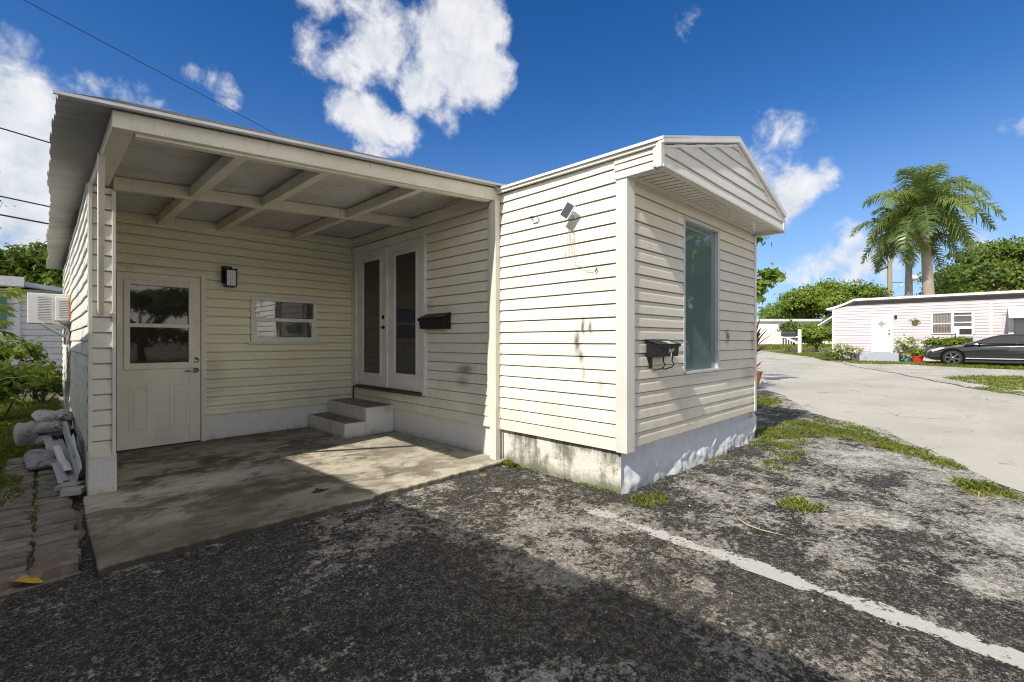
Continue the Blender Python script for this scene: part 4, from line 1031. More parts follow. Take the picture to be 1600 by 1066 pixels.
# back wall lining behind the siding so the room is dark
mb = MB(); mb.box(.42, 3.42, 6.95, 6.97, .0, 2.8); mb.build('lining', M_dark, H)
mb = MB(); mb.box(.505, DX0 - .006, 6.772, 6.82, .05, 2.155); mb.box(DX1 + .006, DX1 + .06, 6.772, 6.82, .05, 2.155); mb.box(DX0 - .006, DX1 + .006, 6.772, 6.82, 2.103, 2.155)
mb.box(.49, DX1 + .075, 6.765, 6.795, 2.155, 2.175)
mb.build('door_frame', M_beam, H, bevel=.004)
mb = MB(); gx0, gx1, gz0, gz1 = .672, 1.248, 1.022, 1.972
mb.box(DX0, gx0, 6.785, 6.825, .058, 2.10); mb.box(gx1, DX1, 6.785, 6.825, .058, 2.10); mb.box(gx0, gx1, 6.785, 6.825, .058, gz0); mb.box(gx0, gx1, 6.785, 6.825, gz1, 2.10)
DR = mb.build('door', M_doorw, H, bevel=.003)
mb = MB(); q = .045
mb.box(gx0 - q, gx0 + .01, 6.762, 6.785, gz0 - q, gz1 + q); mb.box(gx1 - .01, gx1 + q, 6.762, 6.785, gz0 - q, gz1 + q)
mb.box(gx0 + .01, gx1 - .01, 6.762, 6.785, gz0 - q, gz0 + .03); mb.box(gx0 + .01, gx1 - .01, 6.762, 6.785, gz1 - .01, gz1 + q)
mb.box(gx0 + .01, gx1 - .01, 6.766, 6.79, 1.47, 1.515); mb.build('window_frame', M_doorw, DR, bevel=.005)
mb = MB(); mb.box(gx0, gx1, 6.80, 6.805, 1.51, gz1); mb.box(gx0, gx1, 6.795, 6.80, gz0, 1.48); mb.build('pane', M_glassdoor, DR)
for xa, xb in ((.665, .855), (1.045, 1.235)):            # two embossed panels
    m = MB(); za, zb_ = .285, .79; e = .022
    m.box(xa, xa + e, 6.777, 6.787, za, zb_); m.box(xb - e, xb, 6.777, 6.787, za, zb_); m.box(xa + e, xb - e, 6.777, 6.787, za, za + e); m.box(xa + e, xb - e, 6.777, 6.787, zb_ - e, zb_)
    m.box(xa + .05, xb - .05, 6.778, 6.786, za + .05, zb_ - .05)
    m.build('door_panel', M_doorw, DR, bevel=.006)
def rose(z, r, parts):
    m = MB(); m.lathe(parts, (0, 0, 0), 16, 'Y'); m.v = [(1.315 + p[0], 6.785 - p[1], z + p[2]) for p in m.v]; return m
m = rose(1.075, 0, [(.034, 0), (.034, .010), (.022, .022), (.0, .023)]); m.build('deadbolt', M_steel, DR, smooth=True)
m = rose(.945, 0, [(.034, 0), (.030, .014), (.013, .018), (.013, .05), (0, .051)]); m.tube([(1.315, 6.735, .945), (1.27, 6.730, .948), (1.20, 6.735, .94)], .010, 8)
m.build('handle', M_steel, DR, smooth=True)
mb = MB(); mb.box(DX0, DX1, 6.775, 6.80, .05, .068); mb.build('door_sweep', M_blackp, DR)

# small sliding window in the back wall
X0, X1, Z0, Z1 = 1.93, 2.81, 1.295, 1.905
mb = MB(); e = .045
mb.box(X0, X0 + e, 6.755, 6.82, Z0, Z1); mb.box(X1 - e, X1, 6.755, 6.82, Z0, Z1); mb.box(X0 + e, X1 - e, 6.755, 6.82, Z0, Z0 + e); mb.box(X0 + e, X1 - e, 6.755, 6.82, Z1 - e, Z1)
WN = mb.build('window', M_white, H, bevel=.004)
mb = MB(); mb.box(X0 + e, X1 - e, 6.762, 6.80, 1.583, 1.628); mb.box(X0 + e, X0 + e + .03, 6.765, 6.80, Z0 + e, 1.583); mb.box(X1 - e - .03, X1 - e, 6.765, 6.80, Z0 + e, 1.583); mb.box(X0 + e + .03, X1 - e - .03, 6.765, 6.80, Z0 + e, Z0 + e + .022)
mb.build('sash', M_white, WN, bevel=.003)
mb = MB(); mb.box(X0 - .035, X1 + .035, 6.745, 6.80, Z0 - .03, Z0 - .002); mb.build('sill', M_beam, WN, bevel=.003)
mb = MB(); mb.box(X0 + e, X1 - e, 6.795, 6.80, 1.625, Z1 - e); mb.box(X0 + e + .03, X1 - e - .03, 6.780, 6.785, Z0 + e, 1.585); mb.build('pane', glass_mat('porch_glass', (.45, .46, .46), .02, .6, 1.9, .9), WN)
mb = MB()
z = Z0 + .06
while z < Z1 - .05:
    mb.hexa([(X0 + e, 6.84, z), (X1 - e, 6.84, z), (X1 - e, 6.862, z + .014), (X0 + e, 6.862, z + .014), (X0 + e, 6.84, z + .002), (X1 - e, 6.84, z + .002), (X1 - e, 6.862, z + .016), (X0 + e, 6.862, z + .016)]); z += .024
mb.build('blind', M_blind, WN)

# ------------------------------------------------------------------ things on and beside the house
def rough_block(mb, x0, x1, y0, y1, z0, z1, n=.05, amp=.006):
    """a box with slightly uneven faces, built as a grid"""
    def gridface(o, u, v):
        o, u, v = Vector(o), Vector(u), Vector(v); nu = max(1, int(u.length / n)); nv = max(1, int(v.length / n))
        ids = [[mb.vert(o + u * i / nu + v * j / nv + Vector((wob((o + u * i / nu).y * 3, (o + v * j / nv).z * 5, amp * .6), wob((o + u * i / nu).x * 4, (o + v * j / nv).z * 3, amp * .6, 2), wob((o + u * i / nu + v * j / nv).x * 3, (o + u * i / nu + v * j / nv).y * 3, amp * .7, 5)))) for j in range(nv + 1)] for i in range(nu + 1)]
        for i in range(nu):
            for j in range(nv): mb.face(ids[i][j], ids[i + 1][j], ids[i + 1][j + 1], ids[i][j + 1])
    dx, dy, dz = x1 - x0, y1 - y0, z1 - z0
    gridface((x0, y0, z0), (dx, 0, 0), (0, 0, dz)); gridface((x0, y1, z0), (0, -dy, 0), (0, 0, dz)); gridface((x0, y0, z1), (dx, 0, 0), (0, dy, 0)); gridface((x1, y0, z0), (0, dy, 0), (0, 0, dz))
    gridface((x1, y1, z0), (-dx, 0, 0), (0, 0, dz))
S = thing('concrete_step', 'whitewashed two-tread concrete steps below the french doors', 'steps', (3.05, 6.2, .05))
mb = MB(); mb.box(2.99, 3.412, 5.63, 6.81, .045, .415); mb.build('upper_step', M_step, S, bevel=.014, segs=3)
mb = MB(); mb.box(2.70, 2.992, 5.645, 6.78, .045, .236); mb.build('lower_step', M_step, S, bevel=.014, segs=3)
M_tread = ground_mat('dirty_tread', (.26, .225, .165), (.40, .36, .29), (.16, .135, .10), 3.0, .6, .25, (.4, .37, .3))
mb = MB(); mb.box(3.005, 3.40, 5.645, 6.80, .409, .4185); mb.build('tread', M_tread, S, bevel=.003)
mb = MB(); mb.box(2.713, 2.985, 5.658, 6.77, .230, .2395); mb.build('tread', M_tread, S, bevel=.003)

# wall lantern
L = thing('wall_lantern', 'black square lantern with ribbed glass on the carport back wall', 'wall lamp', (1.645, 6.79, 2.14))
mb = MB(); mb.box(1.59, 1.70, 6.755, 6.79, 2.06, 2.275); mb.box(1.60, 1.69, 6.69, 6.755, 2.235, 2.27); mb.build('backplate', M_black, L, bevel=.004)
mb = MB(); cx, cy, hw = 1.668, 6.69, .058
mb.box(cx - hw - .008, cx + hw + .008, cy - hw - .008, cy + hw + .008, 2.22, 2.238); mb.box(cx - hw, cx + hw, cy - hw, cy + hw, 2.005, 2.018)
for sx in (-1, 1):
    for sy in (-1, 1): mb.box(cx + sx * hw - .006, cx + sx * hw + .006, cy + sy * hw - .006, cy + sy * hw + .006, 2.018, 2.22)
mb.build('cage', M_black, L, bevel=.002)
mb = MB(); w = hw - .010
for a, b in ((-1, 0), (1, 0), (0, -1), (0, 1)):
    for i in range(5):
        q = -w + 2 * w * (i + .5) / 5
        if a: mb.box(cx + a * w - .002, cx + a * w + .002, cy + q - w / 5.6, cy + q + w / 5.6, 2.02, 2.218)
        else: mb.box(cx + q - w / 5.6, cx + q + w / 5.6, cy + b * w - .002, cy + b * w + .002, 2.02, 2.218)
mb.build('glass', M_lampglass, L)
mb = MB(); mb.lathe([(.0, 2.08), (.018, 2.09), (.026, 2.12), (.018, 2.16), (.012, 2.22)], (cx, cy, 0), 12); mb.build('bulb', M_sticker, L, smooth=True)

# mailbox beside the french doors
B = thing('mailbox', 'black lidded wall mailbox beside the french doors', 'mailbox', (3.38, 4.55, 1.53))
y0, y1 = 4.315, 4.80
mb = MB(); mb.hexa([(3.27, y0, 1.462), (3.385, y0, 1.455), (3.385, y1, 1.455), (3.27, y1, 1.462), (3.255, y0, 1.585), (3.385, y0, 1.64), (3.385, y1, 1.64), (3.255, y1, 1.585)])
mb.build('body', M_black, B, bevel=.006)
mb = MB(); mb.hexa([(3.243, y0 - .012, 1.578), (3.388, y0 - .012, 1.642), (3.388, y1 + .012, 1.642), (3.243, y1 + .012, 1.578), (3.243, y0 - .012, 1.592), (3.388, y0 - .012, 1.656), (3.388, y1 + .012, 1.656), (3.243, y1 + .012, 1.592)])
mb.hexa([(3.243, y0 - .012, 1.556), (3.250, y0 - .012, 1.556), (3.250, y1 + .012, 1.556), (3.243, y1 + .012, 1.556), (3.243, y0 - .012, 1.59), (3.250, y0 - .012, 1.59), (3.250, y1 + .012, 1.59), (3.243, y1 + .012, 1.59)])
mb.build('lid', M_black, B, bevel=.003)
mb = MB(); mb.ball((3.262, 4.70, 1.525), (.006, .018, .018), 10, 6); mb.build('emblem', M_blackp, B, smooth=True)
mb = MB(); mb.box(3.33, 3.38, y0 + .05, y1 - .03, 1.425, 1.452); mb.build('bracket', M_trim, B)

# mailbox on the street-end wall, with stickers and paper hooks
B = thing('mailbox', 'black mailbox with white stickers and curled hooks left of the tall window', 'mailbox', (3.85, 1.95, 1.24))
s0, s1 = .285, .66; o0, o1 = .018, .135
def eb(s, o, z): q = ew(s, o); return (q.x, q.y, z)
mb = MB(); mb.hexa([eb(s0, o0, 1.165), eb(s1, o0, 1.165), eb(s1, o1, 1.172), eb(s0, o1, 1.172), eb(s0, o0, 1.315), eb(s1, o0, 1.315), eb(s1, o1 + .006, 1.272), eb(s0, o1 + .006, 1.272)])
mb.build('body', M_black, B, bevel=.006)
mb = MB()
mb.hexa([eb(s0 - .012, o0, 1.316), eb(s1 + .012, o0, 1.316), eb(s1 + .012, o1 + .018, 1.273), eb(s0 - .012, o1 + .018, 1.273), eb(s0 - .012, o0, 1.327), eb(s1 + .012, o0, 1.327), eb(s1 + .012, o1 + .018, 1.284), eb(s0 - .012, o1 + .018, 1.284)])
n = 8
low = [(s0 - .012 + (s1 - s0 + .024) * i / n, 1.262 - .018 * math.sin(math.pi * i / n) * (1 if True else 0)) for i in range(n + 1)]
for (sa, za), (sb, zb_) in zip(low[:-1], low[1:]):
    mb.hexa([eb(sa, o1 + .011, za), eb(sb, o1 + .011, zb_), eb(sb, o1 + .018, zb_), eb(sa, o1 + .018, za), eb(sa, o1 + .011, 1.282), eb(sb, o1 + .011, 1.282), eb(sb, o1 + .018, 1.282), eb(sa, o1 + .018, 1.282)])
mb.build('lid', M_black, B, bevel=.002)
def lidpt(s, u): # u 0 at wall, 1 at front edge on top of the lid
    return Vector(eb(s, o0 + (o1 + .018 - o0) * u, 1.3285 + (1.2855 - 1.3285) * u))
mb = MB()
for k in range(4):
    a = .455 + k * .036; mb.poly([lidpt(a, .95), lidpt(a + .030, .95), lidpt(a + .026, .42), lidpt(a - .004, .42)])
st = mb.build('number_sticker', M_sticker, B)
for k in range(4):                                        # one dark stroke on each little plate
    mb = MB(); a = .463 + k * .036; w = (.006, .006, .006, .010)[k]
    up = Vector((0, 0, .0008)); mb.poly([lidpt(a, .90) + up, lidpt(a + w, .90) + up, lidpt(a + w - .003, .50) + up, lidpt(a - .003, .50) + up])
    mb.build('digit', M_black, st)
mb = MB(); f_ = o1 + .0075
for a, b, za, zb_ in ((.455, .480, 1.205, 1.243), (.486, .500, 1.214, 1.24), (.505, .520, 1.208, 1.236), (.524, .556, 1.216, 1.244)):
    mb.hexa([eb(a, f_ - .002, za), eb(b, f_ - .002, za), eb(b, f_, za), eb(a, f_, za), eb(a, f_ + .0, zb_), eb(b, f_ + .0, zb_), eb(b, f_ + .003, zb_), eb(a, f_ + .003, zb_)])
mb.build('sticker', simple('sticker_grey', (.40, .41, .42), .5, var=.4, scale=70), B)
mb = MB()
pts = [(math.cos(t) * .012, math.sin(t) * .019) for t in np.linspace(0, 2 * math.pi, 14, endpoint=False)]
mb.f.append(tuple(mb.vert(eb(.500 + a, f_ + .0022, 1.190 + b)) for a, b in pts)); mb.build('badge', M_sticker, B)
for ss in (.40, .565):
    mb = MB(); mb.tube([eb(ss, .125, 1.17), eb(ss, .118, 1.13), eb(ss + .004, .135, 1.105), eb(ss, .12, 1.075), eb(ss - .012, .07, 1.055), eb(ss - .012, .045, 1.05), eb(ss - .01, .035, 1.06)], .0055, 6); mb.build('hook', M_black, B, smooth=True)
mb = MB(); mb.hexa([eb(s0 + .06, .018, 1.07), eb(s0 + .10, .018, 1.06), eb(s0 + .10, .024, 1.06), eb(s0 + .06, .024, 1.07), eb(s0 + .01, .018, 1.17), eb(s0 + .10, .018, 1.17), eb(s0 + .10, .024, 1.17), eb(s0 + .01, .024, 1.17)])
mb.build('backplate', M_black, B)

# small solar panel with its trailing cable
P = thing('solar_panel', 'small tilted solar panel with a looped thin cable high on the sunlit siding', 'solar panel', (3.38, 2.5, 2.5))
c = Vector((3.30, 2.508, 2.487)); nrm = Vector((-.985, .0, .14)).normalized()
u = Vector((0, .62, .60)); u = (u - nrm * u.dot(nrm)).normalized(); v = nrm.cross(u)
# long side runs from upper right to lower left on the picture: along (y +, z -)
lng = Vector((0, .57, -.82)); lng = (lng - nrm * lng.dot(nrm)).normalized(); sh = nrm.cross(lng).normalized()
def pb(mb, a, b, t0, t1): mb.hexa([c + lng * (sa * a) + sh * (sb * b) + nrm * t0 for sa, sb in ((-1, -1), (1, -1), (1, 1), (-1, 1))] + [c + lng * (sa * a) + sh * (sb * b) + nrm * t1 for sa, sb in ((-1, -1), (1, -1), (1, 1), (-1, 1))]); return mb
pb(MB(), .072, .056, 0, .012).build('frame', M_ac, P, bevel=.002)
pb(MB(), .064, .048, .0125, .0135).build('cells', M_solar, P)
mb = MB(); mb.tube([c, c + Vector((.05, -.005, -.02)), Vector((3.385, 2.49, 2.46))], .010, 8); mb.ball((3.385, 2.49, 2.46), (.012, .035, .035), 12, 6); mb.build('bracket', M_ac, P, smooth=True)
mb = MB(); W_ = 3.374
mb.tube([(3.35, 2.52, 2.44), (W_, 2.56, 2.38), (W_, 2.565, 2.26), (W_, 2.60, 2.15), (W_, 2.595, 2.07), (W_, 2.565, 2.03), (W_, 2.535, 2.035), (W_, 2.51, 2.08), (W_, 2.515, 2.2), (W_, 2.50, 2.34), (W_, 2.49, 2.40)], .0022, 5)
mb.tube([(W_, 2.55, 2.40), (W_, 2.545, 2.28), (W_, 2.56, 2.14), (W_, 2.555, 2.10), (W_, 2.54, 2.14), (W_, 2.53, 2.3), (W_, 2.52, 2.42)], .002, 5)
mb.tube([(W_, 2.50, 2.36), (W_, 2.49, 2.10), (W_, 2.485, 2.01), (W_, 2.44, 1.985), (W_, 2.40, 1.975), (W_, 2.36, 1.94), (W_, 2.30, 1.93), (W_, 2.265, 1.92), (W_, 2.25, 1.945)], .0022, 5)
mb.build('cable', M_whitewire, P)
mb = MB(); mb.tube([(W_ - .004, 2.262, 1.92), (W_ - .004, 2.245, 1.948)], .006, 6); mb.build('plug', M_blackp, P)

K = thing('wall_bracket', 'small empty camera bracket screwed to the siding left of the solar panel', 'bracket', (3.385, 2.96, 2.51))
mb = MB(); mb.box(3.372, 3.386, 2.93, 3.00, 2.478, 2.515); mb.build('base', M_ac, K, bevel=.002)
mb = MB(); mb.tube([(3.37, 3.005, 2.545), (3.33, 3.00, 2.53), (3.365, 2.985, 2.50)], .005, 6); mb.tube([(3.372, 3.0, 2.53), (3.372, 2.94, 2.535), (3.372, 2.92, 2.50)], .005, 6); mb.build('arm', M_blackp, K)

# window air conditioner through the shed's side wall
A = thing('air_conditioner', 'white window air conditioner jutting from the side wall over the lawn', 'air conditioner', (.25, 8.9, 1.75))
mb = MB(); mb.box(-.16, .245, 8.70, 9.25, 1.545, 1.945); mb.build('case', M_ac, A, bevel=.008)
def louvre(x0, x1, z0, z1, y, n, nm):
    m = MB(); m.box(x0, x1, y - .003, y, z0, z1); a = m.build('grille_recess', M_acgrille, A)
    m = MB()
    for i in range(n):
        z = z0 + (z1 - z0) * (i + .3) / n; m.box(x0, x1, y - .010, y - .0035, z, z + (z1 - z0) / n * .5)
    m.build(nm, M_ac, A)
louvre(-.065, .06, 1.60, 1.905, 8.70, 14, 'louvre')
mb = MB(); mb.box(.095, .235, 8.60, 8.70, 1.585, 1.90); mb.build('side_panel', M_ac, A, bevel=.006)
louvre(.135, .225, 1.625, 1.865, 8.60, 10, 'louvre')
mb = MB(); mb.box(.236, .262, 8.58, 8.72, 1.56, 1.94); mb.build('sealant', M_orange, A, bevel=.006)
for y in (8.72, 9.2): mb = MB(); mb.bar((-.02, y, 1.54), (.24, y, 1.34), .03, .05, (0, 1, 0)); mb.build('support_arm', M_greytrim, A, bevel=.004)
mb = MB(); mb.box(.18, .262, 8.75, 8.80, 1.26, 1.545); mb.build('support_plate', M_greytrim, A, bevel=.004)
mb = MB()
for k in range(6):
    y = 8.66 + .01 * k; x = .235 - .012 * (k % 3)
    mb.tube([(.16 - .02 * k, 8.66, 1.56), (x - .02, y, 1.48), (x, y, 1.40 - .03 * k), (x - .03 + .015 * k, y, 1.28), (x, y, 1.1 - .04 * k), (x + .005, y, .8), (x - .01, y + .02, .5 + .04 * k)], .006, 5)
mb.build('wiring', M_whitewire, A, smooth=True)

# pile of cement bags, plastic sacks and scrap trim against the side wall
def sack(name, label, c, L_, W_, Hh, rz, mat, group=None, tilt=0, seed=0, cat='bag'):
    from mathutils import noise as mn
    n, m = 26, 18; mb = MB(); rows = []
    M = Matrix.Translation(c) @ Matrix.Rotation(rz, 4, 'Z') @ Matrix.Rotation(tilt, 4, 'X')
    for i in range(n + 1):
        u = -1 + 2 * i / n; row = []
        for j in range(m):
            a = 2 * math.pi * j / m; ca, sa = math.cos(a), math.sin(a)
            pw = lambda q, e: math.copysign(abs(q) ** e, q)
            end = max(0.25, (1 - abs(u) ** 7)); endz = max(.16, (1 - abs(u) ** 6) ** .7)
            y = pw(ca, .5) * W_ / 2 * (.86 + .14 * end); z = pw(sa, .6) * Hh / 2 * endz
            x = u * L_ / 2 * (1 - .05 * abs(ca))
            h = mn.fractal(Vector((x * 8 + seed, y * 6, z * 9 + seed)), .9, 2, 4) * .022
            z += (h + .020 * math.sin(x * 17 + seed) * math.cos(y * 9 + seed)) * (1 if sa > 0 else .3); z -= .012 * math.cos(u * 3) * 0
            row.append(mb.vert(M @ Vector((x, y + h * .5, z))))
        rows.append(row)
    for i in range(n):
        for j in range(m): mb.face(rows[i][j], rows[i][(j + 1) % m], rows[i + 1][(j + 1) % m], rows[i + 1][j])
    mb.face(*rows[0]); mb.face(*reversed(rows[-1]))
    o = mb.build(name, mat, None, smooth=True, origin=(c[0], c[1], c[2] - Hh / 2)); return tag(o, label, cat, group)
G1 = 'cement bags piled against the side wall'
sack('cement_bag', 'grey cement bag at the bottom of the pile by the side wall', (.055, 8.12, .115), .40, .62, .16, .05, M_bag, G1, 0, 1)
sack('cement_bag', 'printed cement bag in the middle of the pile by the side wall', (.055, 8.10, .25), .38, .60, .14, -.06, M_bag, G1, 0, 2)
sack('cement_bag', 'crumpled cement bag on top of the pile by the side wall', (.075, 8.22, .36), .36, .55, .11, .12, M_bag, G1, .05, 3)
sack('plastic_sack', 'pale crumpled plastic sack leaning on the left of the cement bags', (-.155, 8.05, .17), .20, .5, .30, .1, M_clearbag, None, 0, 4)
sack('plastic_sack', 'flat dark grey plastic sack lying on the brick path before the cement bags', (-.015, 6.80, .085), .26, .82, .09, .05, M_plastic, None, 0, 5)
def plank(name, label, a, b, w, h, mat, up=(0, 0, 1), group='scrap pieces stacked beside the side wall', cat='scrap strip', prof=None):
    mb = MB(); a, b = Vector(a), Vector(b)
    if prof:                                             # bent metal / vinyl strip
        d = (b - a).normalized(); u_ = Vector(up); sd = d.cross(u_).normalized(); u_ = sd.cross(d)
        n = 10; rows = []
        for i in range(n + 1):
            q = a.lerp(b, i / n) + u_ * .012 * math.sin(i * .9); rows.append([mb.vert(q + sd * x_ + u_ * z_) for x_, z_ in prof] + [mb.vert(q + sd * x_ + u_ * (z_ + .004)) for x_, z_ in reversed(prof)])
        m = len(rows[0])
        for i in range(n):
            for j in range(m): mb.face(rows[i][j], rows[i + 1][j], rows[i + 1][(j + 1) % m], rows[i][(j + 1) % m])
        mb.face(*rows[0]); mb.face(*reversed(rows[-1]))
    else: mb.bar(a, b, w, h, up)
    o = mb.build(name, mat, None, bevel=.0 if prof else .004, origin=tuple((a + b) / 2)); return tag(o, label, cat, group)
plank('trim_strip', 'long pale ridged vinyl strip lying lowest beside the side wall', (.155, 5.55, .075), (.06, 7.75, .14), 0, 0, M_greytrim, prof=[(-.075, .0), (-.045, .004), (-.04, .018), (-.01, .018), (-.005, .002), (.04, .002), (.045, .02), (.075, .016)])
plank('trim_strip', 'narrow white trim strip lying on the ridged vinyl strip', (.150, 5.75, .115), (.085, 6.85, .165), 0, 0, M_white, prof=[(-.028, .0), (-.024, .022), (.0, .026), (.024, .022), (.028, 0)])
plank('trim_strip', 'tall grey panel offcut standing on edge against the side wall', (.205, 5.9, .12), (.165, 7.4, .25), 0, 0, M_greytrim, prof=[(-.02, .0), (-.012, .12), (.01, .13), (.03, .02)])
plank('trim_strip', 'curved pale offcut leaning on the wall at the near end of the scrap', (.225, 5.40, .08), (.205, 6.5, .22), 0, 0, M_galv, prof=[(-.035, .0), (-.02, .09), (.0, .14), (.012, .06)])
plank('wood_block', 'short grey wood block at the near end of the scrap strips', (.10, 5.22, .075), (.225, 5.18, .075), .11, .05, M_plywood, cat='wood block')
plank('wood_block', 'second grey wood block just behind the near one', (.085, 5.42, .08), (.22, 5.36, .085), .15, .035, M_plywood, cat='wood block')
plank('wood_block', 'small dark block behind the tilted panel by the cement bags', (.10, 7.55, .16), (.22, 7.62, .22), .14, .10, M_blackp, cat='wood block')

# a fallen leaf and a dry twig
def leafshape(name, label, c, Ln, Wd, rz, mat, curl=.25, cat='leaf'):
    mb = MB(); n = 14; rows = []
    M = Matrix.Translation(c) @ Matrix.Rotation(rz, 4, 'Z')
    for i in range(n + 1):
        u = i / n; w = Wd / 2 * math.sin(math.pi * min(1, u ** .8)) ** .85; rows.append([mb.vert(M @ Vector((u * Ln - Ln / 2, s_ * w, abs(s_) * w * curl + .012 * math.sin(u * 5) + .006))) for s_ in (-1, -.5, 0, .5, 1)])
    for i in range(n):
        for j in range(4): mb.face(rows[i][j], rows[i + 1][j], rows[i + 1][j + 1], rows[i][j + 1])
    mb.tube([M @ Vector((-Ln * .62, .004, .008)), M @ Vector((-Ln * .5, 0, .008)), M @ Vector((Ln * .4, 0, .012))], [.0018, .0016, .0006], 5)
    o = mb.build(name, mat, None, smooth=True, origin=c); s = o.modifiers.new('solid', 'SOLIDIFY'); s.thickness = .001; return tag(o, label, cat)
leafshape('fallen_leaf', 'large yellow fallen leaf in front of the brick path', (-.068, 3.60, .004), .165, .075, -.62, M_yellowleaf)
leafshape('fallen_leaf', 'curled reddish dry leaf on the carport slab', (1.60, 3.80, .056), .10, .045, .3, simple('dry_leaf', (.12, .045, .025), .6), .5)
mb = MB(); mb.tube([(3.62, 1.18, .012), (3.52, 1.13, .016), (3.46, 1.05, .012), (3.43, .95, .014), (3.45, .82, .010)], [.004, .0045, .005, .004, .002], 6)
tag(mb.build('twig', M_twig, None, smooth=True, origin=(3.5, 1.0, 0)), 'thin curved dry twig on the worn asphalt', 'twig')

# power lines overhead
def wire(label, pts, rad, group='overhead wires'):
    mb = MB(); mb.tube(pts, rad, 5); tag(mb.build('power_line', M_wire, None, origin=tuple(pts[len(pts) // 2])), label, 'wire', group)
def span(a, b, sag, n=16):
    a, b = Vector(a), Vector(b); return [a.lerp(b, i / n) - Vector((0, 0, sag * 4 * (i / n) * (1 - i / n))) for i in range(n + 1)]
wire('topmost wire left of the carport roof, before the white cloud', span((-14, 20, 9.05), (22, 20, 5.2), .12), .022)
wire('middle of the three wires left of the carport roof', span((-14, 20, 6.80), (22, 20, 3.6), .10), .022)
wire('lowest of the three wires left of the carport roof', span((-14, 20, 6.18), (22, 20, 3.2), .10), .026)
d_ = Vector((4.978, 13.532, 7.0)) - Vector((-.203, 12.042, 7.5))
wire('single thin wire crossing the blue sky above the carport roof', span(Vector((-.203, 12.042, 7.5)) - d_ * 1.6, Vector((4.978, 13.532, 7.0)) + d_ * 1.5, .05), .0075)

# ------------------------------------------------------------------ the next trailer (left of the yard, outside the frame): its eave shades the yard
NB = thing('neighbour_trailer', 'white neighbouring trailer whose eave shades the near yard', 'mobile home', (-3.3, 2, 0))
def nbx(x, y): return (x - .055 * y + .02 * max(0, y - 6) * -1, y)      # its walls stand slightly out of line with ours
def nbox(x0, x1, y0, y1, z0, z1): mb = MB(); p = [nbx(x0, y0), nbx(x1, y0), nbx(x1, y1), nbx(x0, y1)]; mb.hexa([(*q, z0) for q in p] + [(*q, z1) for q in p]); return mb
nbox(-4.8, -1.45, -3.0, 8.6, .35, 2.62).build('wall', M_whitehouse, NB)
nbox(-4.9, -1.03, -3.2, 8.8, 2.66, 2.72).build('roof', M_roofw, NB)
nbox(-4.7, -1.53, -2.9, 8.5, -.02, .35).build('skirt', M_pier, NB)
for ya, yb in ((-1.5, -.3), (2.2, 3.6)): nbox(-1.449, -1.43, ya, yb, 1.2, 2.1).build('window', M_glass, NB)

# ------------------------------------------------------------------ pink trailer across the road
PH = thing('pink_trailer', 'pale pink trailer with a white door across the road', 'mobile home', (29, 0, .34))
PX = 28.75; Y0, Y1 = 4.60, -12.0; gzp = .33
prt = lambda s: (2.62 + .42 * min(1, s / 1.15) ** 1.5) + gzp
holes = [(1.64, 2.37, .3, 2.56), (3.80, 5.22, 1.66, 2.62), (6.05, 8.0, .5, 2.45)]
siding('siding', M_pink, (PX, Y0, 0), (0, -1, 0), 16.6, gzp + .05, 3.1, (-1, 0, 0), pitch=.135, holes=holes, amp=.003, top=prt, parent=PH, step=.3, seams=False)
mb = MB(); mb.box(PX + .02, PX + 4, Y1, Y0 - .02, .3, 2.70); mb.build('wall', M_pink, PH)
mb = MB(); n = 24
pr_ = [(0, 0)] + [(i / n * 1.15, .42 * (i / n) ** 1.5) for i in range(1, n + 1)] + [(16.6, .42)]
rows = []
for s_, h in pr_:
    y = Y0 + .25 - s_ * 1.0 if s_ < 1.2 else Y0 + .25 - s_
    rows.append([mb.vert((PX - .065, y, 2.62 + gzp + h - .02)), mb.vert((PX - .065, y, 2.62 + gzp + h + .085)), mb.vert((PX + 4.1, y, 2.62 + gzp + h + .12)), mb.vert((PX + 4.1, y, 2.62 + gzp + h - .02))])
for a, b in zip(rows[:-1], rows[1:]):
    for j in range(4): mb.face(a[j], b[j], b[(j + 1) % 4], a[(j + 1) % 4])
mb.face(*rows[0]); mb.face(*reversed(rows[-1])); mb.build('roof', M_white, PH)
mb = MB(); mb.box(PX - .035, PX + .1, Y0 - .10, Y0 + .01, gzp, 2.62 + gzp); mb.build('corner_trim', M_white, PH)
mb = MB(); mb.box(PX - .03, PX + .05, -1.07, -1.17, gzp, 3.02); mb.build('downspout', M_white, PH)
DP = MB(); DP.box(PX - .05, PX + .02, Y0 - 1.66, Y0 - 1.60, .74, 2.60); DP.box(PX - .05, PX + .02, Y0 - 2.42, Y0 - 2.36, .74, 2.60); DP.box(PX - .05, PX + .02, Y0 - 2.36, Y0 - 1.66, 2.54, 2.60)
DP.box(PX - .02, PX + .02, Y0 - 2.36, Y0 - 1.66, .76, 2.54); DO = DP.build('door', M_white, PH)
mb = MB(); cy, cz = Y0 - 2.0, 2.15; mb.hexa([(PX - .032, cy + .17, cz), (PX - .032, cy, cz - .17), (PX - .032, cy - .17, cz), (PX - .032, cy, cz + .17), (PX - .024, cy + .17, cz), (PX - .024, cy, cz - .17), (PX - .024, cy - .17, cz), (PX - .024, cy, cz + .17)]); mb.build('diamond_window', M_acgrille, DO)
mb = MB(); mb.bar((PX - .036, cy + .17, cz), (PX - .036, cy, cz + .17), .02, .02, (1, 0, 0)); mb.bar((PX - .036, cy - .17, cz), (PX - .036, cy, cz + .17), .02, .02, (1, 0, 0)); mb.bar((PX - .036, cy + .17, cz), (PX - .036, cy, cz - .17), .02, .02, (1, 0, 0)); mb.bar((PX - .036, cy - .17, cz), (PX - .036, cy, cz - .17), .02, .02, (1, 0, 0)); mb.build('window_frame', M_white, DO)
